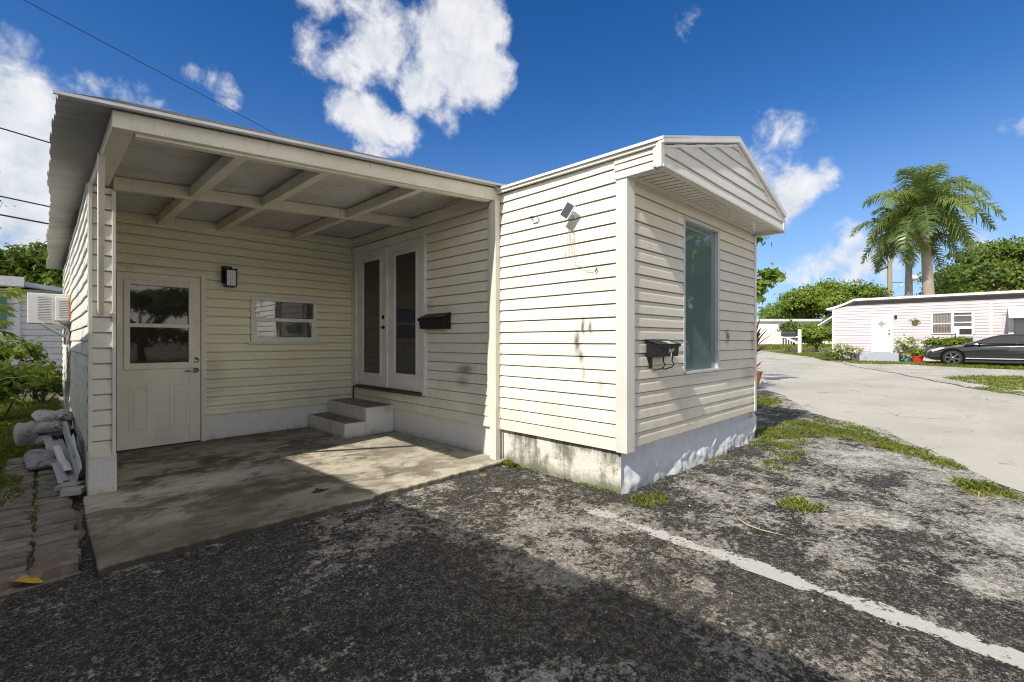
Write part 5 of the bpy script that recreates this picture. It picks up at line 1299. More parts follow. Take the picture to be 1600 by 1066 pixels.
mb = MB(); mb.ball((PX - .05, Y0 - 2.29, 1.66), .035, 8, 6); mb.build('handle', M_black, DO); mb = MB(); mb.ball((PX - .045, Y0 - 2.29, 1.83), .03, 8, 6); mb.build('deadbolt', M_black, DO)
ya, yb = Y0 - 3.80, Y0 - 5.22
mb = MB(); ym = (ya + yb) / 2
mb.box(PX - .05, PX + .03, ya - .06, ya, 1.66, 2.62); mb.box(PX - .05, PX + .03, yb, yb + .10, 1.66, 2.62); mb.box(PX - .05, PX + .03, ym - .05, ym + .05, 1.66, 2.62); mb.box(PX - .055, PX + .03, yb, ya, 1.63, 1.68); mb.box(PX - .055, PX + .03, yb, ya, 2.58, 2.64)
mb.box(PX - .03, PX + .03, ym + .05, ya - .06, 2.08, 2.13); mb.box(PX - .03, PX + .03, yb + .1, ym - .05, 2.12, 2.17); mb.box(PX - .03, PX + .03, yb + .1, ym - .05, 2.44, 2.48)
WP = mb.build('window', M_white, PH)
mb = MB(); mb.box(PX, PX + .01, yb + .05, ya - .03, 1.68, 2.58); mb.build('pane', glass_mat('pink_glass', (.85, .82, .80), .03, .9), WP)
mb = MB()
for i in range(26):
    y = ym + .02 + (ya - ym - .06) * i / 26; mb.box(PX + .015 + .012 * (i % 2), PX + .02 + .012 * (i % 2), y, y + (ya - ym) / 26, 1.68, 2.58)
mb.box(PX + .02, PX + .03, yb + .05, ym, 1.68, 2.58); mb.build('curtain', M_tan, WP)
mb = MB(); mb.box(PX - .02, PX + .01, yb + .10, ym - .05, 1.68, 1.98); mb.build('filler_panel', M_white, WP)
AC = thing('air_conditioner', 'white box air conditioner in the curtained window of the pink trailer', 'air conditioner', (PX - .1, ym - .36, 1.6))
mb = MB(); mb.box(PX - .30, PX + .05, ym - .66, ym - .12, 1.44, 1.90); mb.build('case', M_ac, AC, bevel=.012)
mb = MB(); mb.box(PX - .31, PX - .30, ym - .61, ym - .22, 1.60, 1.85); mb.build('grille', M_dark, AC)
mb = MB(); mb.box(PX - .31, PX - .30, ym - .66, ym - .16, 1.44, 1.53); mb.build('tray', M_acgrille, AC)
MB().box(PX - .1, PX - .06, ya - 1.32, ya - 1.28, 1.35, 1.64).build('bracket', M_acgrille, AC); MB().box(PX - .1, PX - .06, ym - .01, ym + .03, 1.35, 1.64).build('bracket', M_acgrille, AC)
mb = MB(); mb.hexa([(PX - .75, -1.60, 2.26), (PX - .04, -1.60, 2.62), (PX - .04, -4.6, 2.62), (PX - .75, -4.6, 2.26), (PX - .75, -1.60, 2.34), (PX - .04, -1.60, 2.76), (PX - .04, -4.6, 2.76), (PX - .75, -4.6, 2.34)])
mb.poly([(PX - .74, -1.61, 2.3), (PX - .05, -1.61, 2.7), (PX - .05, -1.61, 2.3)]); mb.build('awning', M_white, PH)
mb = MB(); mb.box(PX + .30, PX + .34, -3.6, -1.4, .5, 2.5); mb.build('porch_recess', simple('porch_shade', (.13, .095, .08), .9, var=.5, scale=4), PH)
mb = MB(); mb.box(PX - .05, PX + .03, -1.62, -1.78, .5, 2.45); mb.build('porch_post', M_white, PH)
mb = MB(); mb.hexa([(PX - .03, 4.62, 2.55), (PX + 1.0, 4.62, 2.55), (PX + 1.0, 5.25, 2.10), (PX - .03, 5.25, 2.10), (PX - .03, 4.62, 2.62), (PX + 1.0, 4.62, 2.62), (PX + 1.0, 5.25, 2.16), (PX - .03, 5.25, 2.16)]); mb.build('awning', M_white, PH)
ST = thing('door_step', 'blue-grey painted concrete step under the pink trailer door', 'step', (28.3, 2.7, .33))
mb = MB(); mb.box(PX - .80, PX - .03, 1.90, 3.38, .26, .745); mb.build('block', M_greyconc, ST, bevel=.02)
WL = thing('door_lamp', 'small dark lamp beside the top of the pink trailer door', 'wall lamp', (PX, 2.06, 2.5))
mb = MB(); mb.box(PX - .06, PX - .0, 2.02, 2.10, 2.46, 2.56); mb.build('base', M_black, WL); mb = MB(); mb.lathe([(.03, 0), (.05, .02), (.06, .08), (.03, .12)], (PX - .1, 2.06, 2.42), 10); mb.build('shade', M_black, WL)

# wall ornament: sprig in a bracket
OR = thing('wall_planter', 'small leafy ornament hanging on the pink siding between door and window', 'ornament', (PX - .03, 1.35, 2.2))
mb = MB(); mb.ball((PX - .05, 1.36, 2.14), (.04, .13, .09), 10, 6); mb.build('basket', M_bark, OR)

# red and teal pots with plants, a dark pot by the flowers
def pot(name, label, c, r, h, mat, cat='pot'):
    t_ = thing(name, label, cat, c)
    mb = MB(); mb.lathe([(0, .0), (r * .72, 0), (r * .95, h * .86), (r * 1.06, h * .87), (r * 1.06, h), (r * .93, h), (r * .90, h * .9), (0, h * .9)], c, 20); mb.build('pot_body', mat, t_, smooth=False)
    return t_
PR = pot('potted_plant', 'red round pot with a bushy green plant by the parked car', (27.95, 1.245, .325), .23, .30, M_redpot, 'potted plant')
PT = pot('potted_plant', 'small teal pot with a white-leaved plant left of the red pot', (28.0, 1.60, .325), .16, .20, M_tealpot, 'potted plant')
PG = pot('potted_plant', 'dark grey pot with pale leaves left of the grey step', (28.1, 3.55, .325), .25, .40, M_stone, 'potted plant')

# ------------------------------------------------------------------ black parked car, nose towards +y
CAR = thing('parked_car', 'black two-door hatchback parked nose-in before the pink trailer', 'car', (27.2, -1.4, .30))
cx0 = 27.10; cz0 = .29; nose = .92; HW = .875; CL_ = 4.45
# stations: distance behind nose, bottom z, shoulder z, top z(centre), half width bottom, half width shoulder
ST_ = [(0.00, .34, .46, .50, .52, .56), (.06, .25, .54, .60, .66, .70), (.18, .21, .60, .68, .76, .79), (.40, .19, .65, .755, .82, .85), (.75, .18, .70, .815, .85, .872), (1.20, .18, .755, .875, .86, .875), (1.55, .18, .80, .915, .86, .875), (1.85, .18, .82, .93, .86, .875),
       (2.3, .18, .835, .94, .86, .875), (2.9, .18, .85, .95, .86, .875), (3.5, .19, .875, .965, .86, .872), (3.95, .21, .90, .98, .84, .86), (4.25, .25, .91, .98, .80, .82), (4.42, .32, .86, .93, .74, .77), (4.45, .42, .78, .84, .70, .73)]
mb = MB(); rows = []
for dst, zb_, zs, zt, wb_, ws in ST_:
    y = nose - dst
    half = [(wb_ * .92, zb_), (wb_, zb_ + .06), (ws * 1.0, zb_ + (zs - zb_) * .45), (ws * 1.0, zs - .09), (ws * .985, zs - .03), (ws * .955, zs + .005), (ws * .80, zt - .03), (ws * .4, zt), (0, zt + .006)]
    ring = [(-a, b) for a, b in half] + [(a, b) for a, b in reversed(half[:-1])]
    rows.append([mb.vert((cx0 + a, y, cz0 + b)) for a, b in ring])
for a, b in zip(rows[:-1], rows[1:]):
    for j in range(len(a)): mb.face(a[j], b[j], b[(j + 1) % len(a)], a[(j + 1) % len(a)])
mb.face(*rows[0]); mb.face(*reversed(rows[-1]))
body = mb.build('body', M_carpaint, CAR, smooth=True); sb = body.modifiers.new('sub', 'SUBSURF'); sb.levels = 1; sb.render_levels = 2
# greenhouse: roof shell with pillars, glass set into it
def gh(dst):                                              # roof height, half width at roof, belt z, half width at belt
    pts = [(1.18, .86, .60, .865, .80), (1.55, 1.04, .60, .90, .80), (1.95, 1.21, .60, .915, .80), (2.25, 1.285, .60, .92, .80), (2.7, 1.31, .605, .93, .80), (3.2, 1.28, .60, .945, .80), (3.7, 1.19, .58, .96, .78), (4.05, 1.07, .56, .965, .76), (4.25, .97, .56, .96, .74)]
    for p, q in zip(pts[:-1], pts[1:]):
        if p[0] <= dst <= q[0]:
            k = (dst - p[0]) / (q[0] - p[0]); return [a + (b - a) * k for a, b in zip(p, q)][1:]
    return pts[-1][1:] if dst > 4 else pts[0][1:]
mb = MB(); rows = []
ds = [1.18 + (4.25 - 1.18) * i / 30 for i in range(31)]
for dst in ds:
    zr_, wr, zb_, wb_ = gh(dst); y = nose - dst; zr_ = max(zr_, zb_ + .004)
    zside = max(zb_ + .001, zr_ - .085)
    wside = wb_ + (wr - wb_) * min(1, (zside - zb_) / .36)
    half = [(wb_, zb_ - .03), (wside, zside), (wside * .955, zr_ - .03), (wside * .72, zr_ - .004), (0, zr_)]
    ring = [(-a, b) for a, b in half] + [(a, b) for a, b in reversed(half[:-1])]
    rows.append([mb.vert((cx0 + a, y, cz0 + b)) for a, b in ring])
for a, b in zip(rows[:-1], rows[1:]):
    for j in range(len(a) - 1): mb.face(a[j], b[j], b[j + 1], a[j + 1])
mb.build('roof', M_carpaint, CAR, smooth=True)
def sidewin(sgn, d0, d1, nm):
    mb = MB(); n = 12; lo, hi = [], []
    for i in range(n + 1):
        dst = d0 + (d1 - d0) * i / n; zr_, wr, zb_, wb_ = gh(dst); zside = max(zb_ + .002, zr_ - .095); wside = wb_ + (wr - wb_) * min(1, (zside - zb_) / .36)
        lo.append(mb.vert((cx0 + sgn * (wb_ + .006), nose - dst, cz0 + zb_ + .012))); hi.append(mb.vert((cx0 + sgn * (wside + .008), nose - dst, cz0 + max(zb_ + .013, zside))))
    for i in range(n): mb.face(lo[i], lo[i + 1], hi[i + 1], hi[i])
    mb.build(nm, M_carglass, CAR)
for sg in (-1, 1): sidewin(sg, 1.58, 2.62, 'side_window'); sidewin(sg, 2.70, 3.62, 'side_window')
mb = MB(); n = 8; lo = []; 
for i in range(n + 1):
    dst = 1.25 + (2.12 - 1.25) * i / n; zr_, wr, zb_, wb_ = gh(dst); zside = max(zb_, zr_ - .085); w_ = (wb_ + (wr - wb_) * min(1, (zside - zb_) / .36)) * .86
    lo.append((mb.vert((cx0 - w_, nose - dst, cz0 + zr_ + .004 - .02)), mb.vert((cx0 - w_ * .5, nose - dst, cz0 + zr_ + .008)), mb.vert((cx0 + w_ * .5, nose - dst, cz0 + zr_ + .008)), mb.vert((cx0 + w_, nose - dst, cz0 + zr_ + .004 - .02))))
for a, b in zip(lo[:-1], lo[1:]):
    for j in range(3): mb.face(a[j], b[j], b[j + 1], a[j + 1])
mb.build('windscreen', M_carglass, CAR)
M_tyredark = simple('arch_black', (.006, .006, .006), .9, spec=.1)
def wheel(dst, sg):
    y = nose - dst; zc = cz0 + .315; xo = cx0 + sg * (HW - .005)
    m = MB(); m.lathe([(.355, -.01), (.385, 0), (.385, .012), (.34, .012)], (0, 0, 0), 32, 'X'); m.v = [(xo + sg * p[0] * 1.0, y + p[1], zc + p[2] + .02) for p in m.v]; m.build('wheel_arch', M_tyredark, CAR)  # black ring stands in for the shade inside the wheel opening
    m = MB(); m.lathe([(.20, -.16), (.295, -.17), (.318, -.13), (.318, -.02), (.30, .012), (.235, .018), (.215, .0)], (0, 0, 0), 32, 'X'); m.v = [(xo + sg * p[0], y + p[1], zc + p[2]) for p in m.v]
    wh = m.build('wheel', M_rubber, CAR, smooth=True)
    m = MB(); m.lathe([(.235, .0), (.235, .014), (.212, .014), (.205, .0)], (0, 0, 0), 32, 'X'); m.v = [(xo + sg * p[0], y + p[1], zc + p[2]) for p in m.v]
    for k in range(6):
        a = k * math.pi / 3 + .2; m.bar((xo + sg * .012, y + .03 * math.cos(a), zc + .03 * math.sin(a)), (xo + sg * .008, y + .225 * math.cos(a), zc + .225 * math.sin(a)), .055, .012, (1, 0, 0))
    m.ball((xo + sg * .008, y, zc), (.02, .055, .055), 12, 6); m.build('rim', M_rim, wh)
for dst in (.84, 3.48):
    for sg in (-1, 1): wheel(dst, sg)
for sg in (-1, 1):
    m = MB(); m.hexa([(cx0 + sg * .60, nose - .10, cz0 + .575), (cx0 + sg * .80, nose - .22, cz0 + .56), (cx0 + sg * .868, nose - .58, cz0 + .70), (cx0 + sg * .70, nose - .42, cz0 + .715), (cx0 + sg * .60, nose - .085, cz0 + .63), (cx0 + sg * .785, nose - .20, cz0 + .64), (cx0 + sg * .845, nose - .62, cz0 + .755), (cx0 + sg * .69, nose - .46, cz0 + .765)]); m.build('headlight', M_lens, CAR, bevel=.01)
    m = MB(); m.ball((cx0 + sg * .965, nose - 1.62, cz0 + .94), (.085, .06, .062), 10, 6); m.bar((cx0 + sg * .80, nose - 1.62, cz0 + .90), (cx0 + sg * .93, nose - 1.62, cz0 + .93), .04, .03); m.build('mirror', M_carpaint, CAR, smooth=True)
    m = MB(); m.bar((cx0 + sg * .884, nose - 2.42, cz0 + .735), (cx0 + sg * .884, nose - 2.62, cz0 + .74), .02, .03); m.build('handle', M_carpaint, CAR, bevel=.006)
    m = MB(); m.bar((cx0 + sg * .878, nose - 1.22, cz0 + .315), (cx0 + sg * .878, nose - 3.08, cz0 + .315), .016, .035); m.build('side_moulding', M_galv, CAR)
    m = MB()
    m.bar((cx0 + sg * .8765, nose - 1.42, cz0 + .24), (cx0 + sg * .8765, nose - 1.50, cz0 + .83), .004, .010, (0, 1, 0)); m.bar((cx0 + sg * .8765, nose - 2.68, cz0 + .24), (cx0 + sg * .8765, nose - 2.66, cz0 + .84), .004, .010, (0, 1, 0)); m.build('door_seam', M_dark, CAR)
    m = MB(); m.bar((cx0 + sg * .80, nose - 1.2, cz0 + .20), (cx0 + sg * .80, nose - 3.1, cz0 + .20), .15, .07); m.build('sill_skirt', M_blackp, CAR)

# ------------------------------------------------------------------ distant white house across the bend
ang = R(-45.755)
WH = thing('white_trailer', 'long white trailer far down the road with green window awning', 'mobile home', (55.5, 14.6, .75), ang)
wo_ = Vector((55.5, 14.6)); ax = Vector((math.cos(ang), math.sin(ang))); ay = Vector((-math.sin(ang), math.cos(ang)))
def wp(x, y, z): q = wo_ + ax * x + ay * y; return (q.x, q.y, z)
def wbox(mb, x0, x1, y0, y1, z0, z1): mb.hexa([wp(x0, y0, z0), wp(x1, y0, z0), wp(x1, y1, z0), wp(x0, y1, z0), wp(x0, y0, z1), wp(x1, y0, z1), wp(x1, y1, z1), wp(x0, y1, z1)]); return mb
wbox(MB(), -9, 13, 0, 5, .95, 3.45).build('wall', M_whitehouse, WH)
wbox(MB(), -9, 13, .05, 5, .55, .95).build('skirt', simple('pale_block', (.55, .50, .48), .9, var=.25, scale=2), WH)
wbox(MB(), -9.2, 13.2, -.25, 5.2, 3.45, 3.72).build('roof', M_roofw, WH)
m = wbox(MB(), 1.2, 2.55, -.04, .02, 1.9, 3.05); w_ = m.build('window', M_galv, WH); wbox(MB(), 1.3, 2.45, -.06, -.045, 1.95, 3.0).build('pane', M_glass, w_)
m = MB(); m.hexa([wp(.95, -.75, 2.75), wp(2.8, -.75, 2.75), wp(2.8, -.02, 3.1), wp(.95, -.02, 3.1), wp(.95, -.75, 2.8), wp(2.8, -.75, 2.8), wp(2.8, -.02, 3.16), wp(.95, -.02, 3.16)]); m.build('awning', M_awning, w_)
m = wbox(MB(), 5.1, 5.75, -.04, .02, 1.75, 2.9); w_ = m.build('window', M_white, WH); wbox(MB(), 5.17, 5.68, -.06, -.045, 2.38, 2.83).build('pane', M_dark, w_); wbox(MB(), 5.17, 5.68, -.06, -.045, 1.8, 2.3).build('pane', M_glass, w_)
CN = thing('railing', 'dark red slatted railing before the far white trailer', 'railing', wp(1.6, -1.2, .7), ang)
m = MB(); 
for k in range(7): wbox(m, .75 + k * .28, .87 + k * .28, -1.22, -1.16, .72, 1.55)
m.build('slats', simple('dark_red_wood', (.11, .045, .045), .7), CN); wbox(MB(), .7, 2.75, -1.24, -1.14, 1.55, 1.62).build('top_rail', simple('dark_red_rail', (.12, .05, .05), .7), CN)

# street mailbox on a white post
MP = thing('post_mailbox', 'dark mailbox on a white braced post at the road bend', 'mailbox', (36.6, 7.75, .46))
mb = MB(); mb.box(36.52, 36.72, 7.64, 7.84, .44, 2.06); mb.hexa([(36.50, 7.62, 2.06), (36.74, 7.62, 2.06), (36.74, 7.86, 2.06), (36.50, 7.86, 2.06), (36.58, 7.70, 2.14), (36.66, 7.70, 2.14), (36.66, 7.78, 2.14), (36.58, 7.78, 2.14)]); mb.build('post', M_white, MP)
mb = MB(); mb.bar((36.62, 7.84, 1.15), (36.62, 8.55, 1.55), .10, .12); mb.bar((36.62, 7.8, 1.60), (36.62, 8.75, 1.60), .12, .10); mb.build('arm', M_white, MP)
mb = MB(); n = 10; pr_ = [(-.14, 0), (.14, 0)] + [(.14 * math.cos(math.pi * i / n), .20 + .14 * math.sin(math.pi * i / n)) for i in range(n + 1)]
a = [mb.vert((36.62 + x, 7.95, 1.65 + z)) for x, z in pr_]; b = [mb.vert((36.62 + x, 8.85, 1.65 + z)) for x, z in pr_]
for j in range(len(a)): mb.face(a[j], a[(j + 1) % len(a)], b[(j + 1) % len(a)], b[j])
mb.face(*a); mb.face(*reversed(b)); mb.build('box', M_blackp, MP)

# utility pole with street lamps far behind
PL = thing('utility_pole', 'weathered utility pole with insulators and street lamp behind the pink trailer', 'utility pole', (77.7, 6.2, 0))
mb = MB(); mb.tube([(77.7, 6.2, 0), (77.7, 6.2, 12.0)], [.34, .27], 10); mb.tube([(77.9, 6.0, 11.6), (78.0, 5.6, 13.6)], .10, 6); mb.build('pole', M_pole, PL)
rdir = Vector((.698, -.716, 0))
mb = MB()
for z, l in ((11.2, 1.6), (8.4, 1.9), (7.6, 2.0), (6.6, 2.2)):
    p = Vector((77.7, 6.2, z)); mb.bar(p, p - rdir * l - Vector((0, 0, l * .45)), .16, .16); mb.ball(p - rdir * l - Vector((0, 0, l * .45)), .18, 6, 5)
mb.build('insulator', M_blackp, PL)
mb = MB(); p = Vector((77.7, 6.2, 8.0)); q = p + rdir * 2.6 + Vector((0, 0, 1.6)); mb.tube([p, p + rdir * 1.4 + Vector((0, 0, .5)), q], .07, 6)
p2 = p - rdir * 3.0 - Vector((0, 0, .3)); mb.tube([p - Vector((0, 0, .6)), p2], .05, 6); mb.build('lamp_arm', M_galv, PL)
for q_, s_ in ((q, 1.0), (p2, .55)):
    mb = MB(); mb.ball(q_ + rdir * .3, (.75 * s_, .75 * s_, .42 * s_), 10, 6); mb.build('street_lamp', M_sticker, PL, smooth=True)
mb = MB(); mb.tube([(78.4, 5.5, .5), (78.4, 5.5, 5.0)], [.5, .42], 8); mb.build('stub_pole', M_pole, PL)
far_ = [(9.0, 7.6, 'upper'), (7.2, 6.6, 'second'), (4.9, 5.7, 'third'), (4.2, 4.9, 'lowest')]
for za, zb_, nm in far_:
    a = Vector((77.7, 6.2, za)); b = Vector((77.7, 6.2, za)) + rdir * 55 + Vector((-25, -20, zb_ - za + 1.5))
    wire(nm + ' thin wire running right from the distant utility pole past the palms', span(a, b, .6), .035, 'wires from the distant pole')

# left background: pale shed with flat roof behind the lawn
LS = thing('pale_shed', 'pale sided shed with flat white roof beyond the left lawn', 'shed', (-2, 16.5, 0))
siding('siding', M_whitehouse, (-5, 16.0, 0), (1, 0, 0), 5.6, .25, 2.55, (0, -1, 0), pitch=.15, amp=.003, parent=LS, step=.4, seams=False)
mb = MB(); mb.box(-5, .6, 16.02, 20, 0, 2.55); mb.build('wall', M_whitehouse, LS)
mb = MB(); mb.box(-5.2, -.34, 15.55, 20, 2.58, 2.80); mb.build('roof', M_roofw, LS)
mb = MB(); mb.hexa([(-.34, 15.6, 2.60), (.9, 15.6, 2.42), (.9, 20, 2.42), (-.34, 20, 2.60), (-.34, 15.6, 2.70), (.9, 15.6, 2.52), (.9, 20, 2.52), (-.34, 20, 2.70)]); mb.build('roof', simple('blue_grey_roof', (.34, .38, .45), .5), LS)
mb = MB(); mb.box(-.50, -.41, 15.93, 16.0, .1, 2.58); mb.build('corner_trim', M_white, LS)
mb = MB(); mb.box(-1.4, -.62, 15.95, 16.0, 1.6, 2.35); mb.build('window', M_awning, LS)

# ------------------------------------------------------------------ trees and plants
def leaf_cloud(centres, radii, n, size, clump=.5, per=26, up=.4, aspect=.5, shell=.6, seed=1, flat=1.0):
    """leaf-sized faces gathered in clumps through the volume of several lobes"""
    r = np.random.default_rng(seed); c = np.asarray(centres, float); R_ = np.asarray(radii, float)
    vol = (R_.prod(1)) ** (2 / 3); k = max(1, n // per)
    li = r.choice(len(c), k, p=vol / vol.sum())
    d = r.normal(size=(k, 3)); d /= np.linalg.norm(d, axis=1)[:, None]
    d[:, 2] = np.where(d[:, 2] < -.35, -d[:, 2] * .6, d[:, 2])
    rad = shell + (1 - shell) * r.random(k) ** .6
    rad = np.where(r.random(k) < .22, r.random(k) * .8, rad) * r.uniform(.85, 1.12, k)
    cc = c[li] + d * R_[li] * rad[:, None]
    cs = clump * r.uniform(.55, 1.35, k)
    m = k * per
    ci = np.repeat(np.arange(k), per)
    off = r.normal(size=(m, 3)) * .5; off[:, 2] *= .55 * flat
    pos = cc[ci] + off * cs[ci][:, None]
    out = d[ci] * .6 + off * .6 + r.normal(size=(m, 3)) * .45; out[:, 2] += up
    out /= np.linalg.norm(out, axis=1)[:, None] + 1e-9
    a = r.normal(size=(m, 3)); a -= out * (a * out).sum(1)[:, None]; a /= np.linalg.norm(a, axis=1)[:, None] + 1e-9
    a[:, 2] -= .35; a /= np.linalg.norm(a, axis=1)[:, None]
    b = np.cross(out, a); b /= np.linalg.norm(b, axis=1)[:, None] + 1e-9
    s = size * r.uniform(.6, 1.35, m)[:, None]
    v = np.zeros((m, 4, 3)); v[:, 0] = pos - a * s * .5; v[:, 1] = pos + b * s * aspect * .5 + out * s * .06; v[:, 2] = pos + a * s * .5 - out * s * .12; v[:, 3] = pos - b * s * aspect * .5 + out * s * .06
    tint = np.clip(r.random(k)[ci] * .75 + r.random(m) * .35 - .05, 0, 1)
    return v.reshape(-1, 3), np.arange(m * 4).reshape(-1, 4), tint
def tree(name, label, base, trunk_top, lobes, n, size, mat, r0=.25, clump=.8, per=26, cat='tree', group=None, seed=1, bark=None, flat=1.0, aspect=.5, shell=.6, lean=(0, 0)):
    t_ = thing(name, label, cat, base, 0, group); b = Vector(base); rr = random.Random(seed)
    top = Vector((b.x + lean[0], b.y + lean[1], trunk_top)); mb = MB()
    pts = [b.lerp(top, i / 6) + Vector((rr.uniform(-.3, .3), rr.uniform(-.3, .3), 0)) * r0 for i in range(7)]; pts[0] = b - Vector((0, 0, .1))
    mb.tube(pts, [r0 * (1.25 if i == 0 else 1 - .07 * i) for i in range(7)], 9)
    for cx, cy, cz, rx, ry, rz_2 in lobes:
        q = Vector((cx, cy, cz)); mid = top.lerp(q, .5) + Vector((rr.uniform(-.3, .3), rr.uniform(-.3, .3), rr.uniform(0, .3))) * rx * .3
        st = pts[rr.choice((3, 4, 5, 6))]; mb.tube([st, mid, q, q + Vector((rr.uniform(-.5, .5) * rx, rr.uniform(-.5, .5) * ry, rz_2 * .6))], [r0 * .5, r0 * .34, r0 * .2, r0 * .06], 6)
    mb.build('trunk', bark or M_bark, t_, smooth=True)
    v, f, ti = leaf_cloud([l[:3] for l in lobes], [l[3:] for l in lobes], n, size, clump, per, seed=seed, flat=flat, aspect=aspect, shell=shell)
    np_mesh('crown', v, f, mat, t_, ti); return t_
def lobes_over(c, rx, ry, rz_2, n, sub, seed):
    rr = random.Random(seed); out = []
    for i in range(n):
        a = rr.uniform(0, 6.283); q = math.sqrt(rr.random()); zz = rr.uniform(-.5, 1) * (1 - q * q * .75)
        s = rr.uniform(.75, 1.25) * sub
        out.append((c[0] + math.cos(a) * q * rx, c[1] + math.sin(a) * q * ry, c[2] + zz * rz_2, s * 1.1, s * 1.1, s * .72))
    return out
RT = Vector((.698, -.716)); FW = Vector((.716, .698))
def at(d, s): q = FW * d + RT * s; return (q.x, q.y)
# big spreading tree right, behind the pink trailer
x, y = at(42, 48); tree('broadleaf_tree', 'big spreading tree behind the right end of the pink trailer', (x, y, .5), 5.0, lobes_over((x, y, 6.3), 9.0, 6.5, 3.6, 26, 2.3, 3), 52000, .34, M_leafA, .45, .85, 30, group='trees beyond the pink trailer', seed=4)
x, y = at(36, 37.6); tree('broadleaf_tree', 'lower bright bushy tree against the pink roof, right of the palms', (x, y, .4), 2.4, lobes_over((x, y, 3.7), 4.2, 3.0, 1.2, 12, 1.3, 5), 20000, .26, M_leafB, .2, .6, 28, group='trees beyond the pink trailer', seed=6)
# mid-distance domed tree left of the pole
x, y = at(60, 43.5); tree('broadleaf_tree', 'round domed tree behind the left end of the pink trailer', (x, y, .8), 5.0, lobes_over((x, y, 6.3), 6.0, 5.5, 2.4, 20, 2.1, 8), 42000, .36, M_leafB, .4, .8, 30, group='trees beyond the pink trailer', seed=9)
x, y = at(62, 49.4); tree('broadleaf_tree', 'small dark-green crown just left of the utility pole', (x, y, .8), 3.5, lobes_over((x, y, 5.1), 2.4, 2.0, 1.0, 8, 1.3, 10), 12000, .32, M_leafA, .25, .7, 28, group='trees beyond the pink trailer', seed=11)
x, y = at(64, 39.0); tree('broadleaf_tree', 'light green tree stepping down towards the white trailer', (x, y, .9), 3.0, lobes_over((x, y, 4.3), 4.0, 3.0, 1.4, 12, 1.5, 12), 18000, .34, M_leafB, .25, .75, 28, group='trees beyond the pink trailer', seed=13)
x, y = at(70, 53.6); tree('broadleaf_tree', 'low shrubby tree between the pole and the thin palm', (x, y, .8), 2.5, lobes_over((x, y, 3.9), 3.2, 2.0, .9, 8, 1.2, 14), 6000, .45, M_leafD, .2, .9, 24, group='trees beyond the pink trailer', seed=15)
x, y = at(48, 36.2); tree('broadleaf_tree', 'olive tree crowding the left corner of the pink roof', (x, y, .7), 2.2, lobes_over((x, y, 3.1), 1.9, 1.6, 1.2, 9, 1.0, 16), 7000, .36, M_leafA, .2, .7, 24, group='trees beyond the pink trailer', seed=17)
# shrub at the pink trailer's corner
x, y = at(34.5, 23.1); tree('shrub', 'dense bright shrub at the left corner of the pink trailer', (x, y, .45), 1.0, lobes_over((x, y, 1.65), 1.15, 1.0, 1.0, 12, .62, 18), 8000, .24, M_leafB, .07, .42, 22, cat='shrub', seed=19)
x, y = at(35.5, 22.0); tree('shrub', 'sparse tall shrub behind the post mailbox', (x, y, .45), 1.2, lobes_over((x, y, 1.8), .55, .5, 1.0, 6, .42, 20), 2200, .2, M_leafA, .05, .35, 20, cat='shrub', seed=21)
# flowering low plants along the pink wall
def lowplant(label, c, rx, ry, h, n, size, mat, seed, name='flowering_shrub', cat='shrub'):
    t_ = thing(name, label, cat, c); rr = random.Random(seed); mb = MB()
    lob = []
    for i in range(7):
        a = rr.uniform(0, 6.28); q = rr.random(); p = (c[0] + math.cos(a) * rx * q, c[1] + math.sin(a) * ry * q, c[2] + h * rr.uniform(.35, .9)); lob.append((*p, .28 * rx + .1, .28 * ry + .1, .22 * h + .05))
        mb.tube([(c[0] + .2 * (p[0] - c[0]), c[1] + .2 * (p[1] - c[1]), c[2]), p], [.02, .008], 5)
    mb.build('stems', M_bark, t_)
    v, f, ti = leaf_cloud([l[:3] for l in lob], [l[3:] for l in lob], n, size, .24, 16, seed=seed, shell=.2); np_mesh('foliage', v, f, mat, t_, ti); return t_
lowplant('white-flowered low shrub left of the grey step', (27.9, 4.05, .33), .35, .75, .95, 1300, .13, M_flower, 31)
lowplant('pale shrub between the grey step and the teal pot', (28.2, 1.75, .33), .25, .42, 1.05, 800, .13, M_flower, 32)
lowplant('green climbing shrub under the curtained window', (28.3, .25, .33), .3, .75, 1.05, 1500, .15, M_leafB, 33)
lowplant('small leafy weeds left of the dark grey pot', (27.7, 4.4, .33), .3, .45, .4, 500, .12, M_leafA, 36, 'weed', 'plant')
for par, c, r_, h, n, mt, sd in ((PR, (27.95, 1.245, .60), .26, .42, 700, M_leafB, 41), (PT, (28.0, 1.60, .5), .16, .3, 200, M_flower, 42), (PG, (28.1, 3.55, .70), .25, .35, 300, M_flower, 43)):
    v, f, ti = leaf_cloud([(c[0], c[1], c[2] + h * .3)], [(r_, r_, h * .6)], n, .13, .16, 12, seed=sd, shell=.2); np_mesh('foliage', v, f, mt, par, ti)
v, f, ti = leaf_cloud([(PX - .08, 1.34, 2.26)], [(.06, .17, .10)], 130, .09, .1, 10, seed=44, shell=.1); np_mesh('sprig', v, f, M_flower, OR, ti)

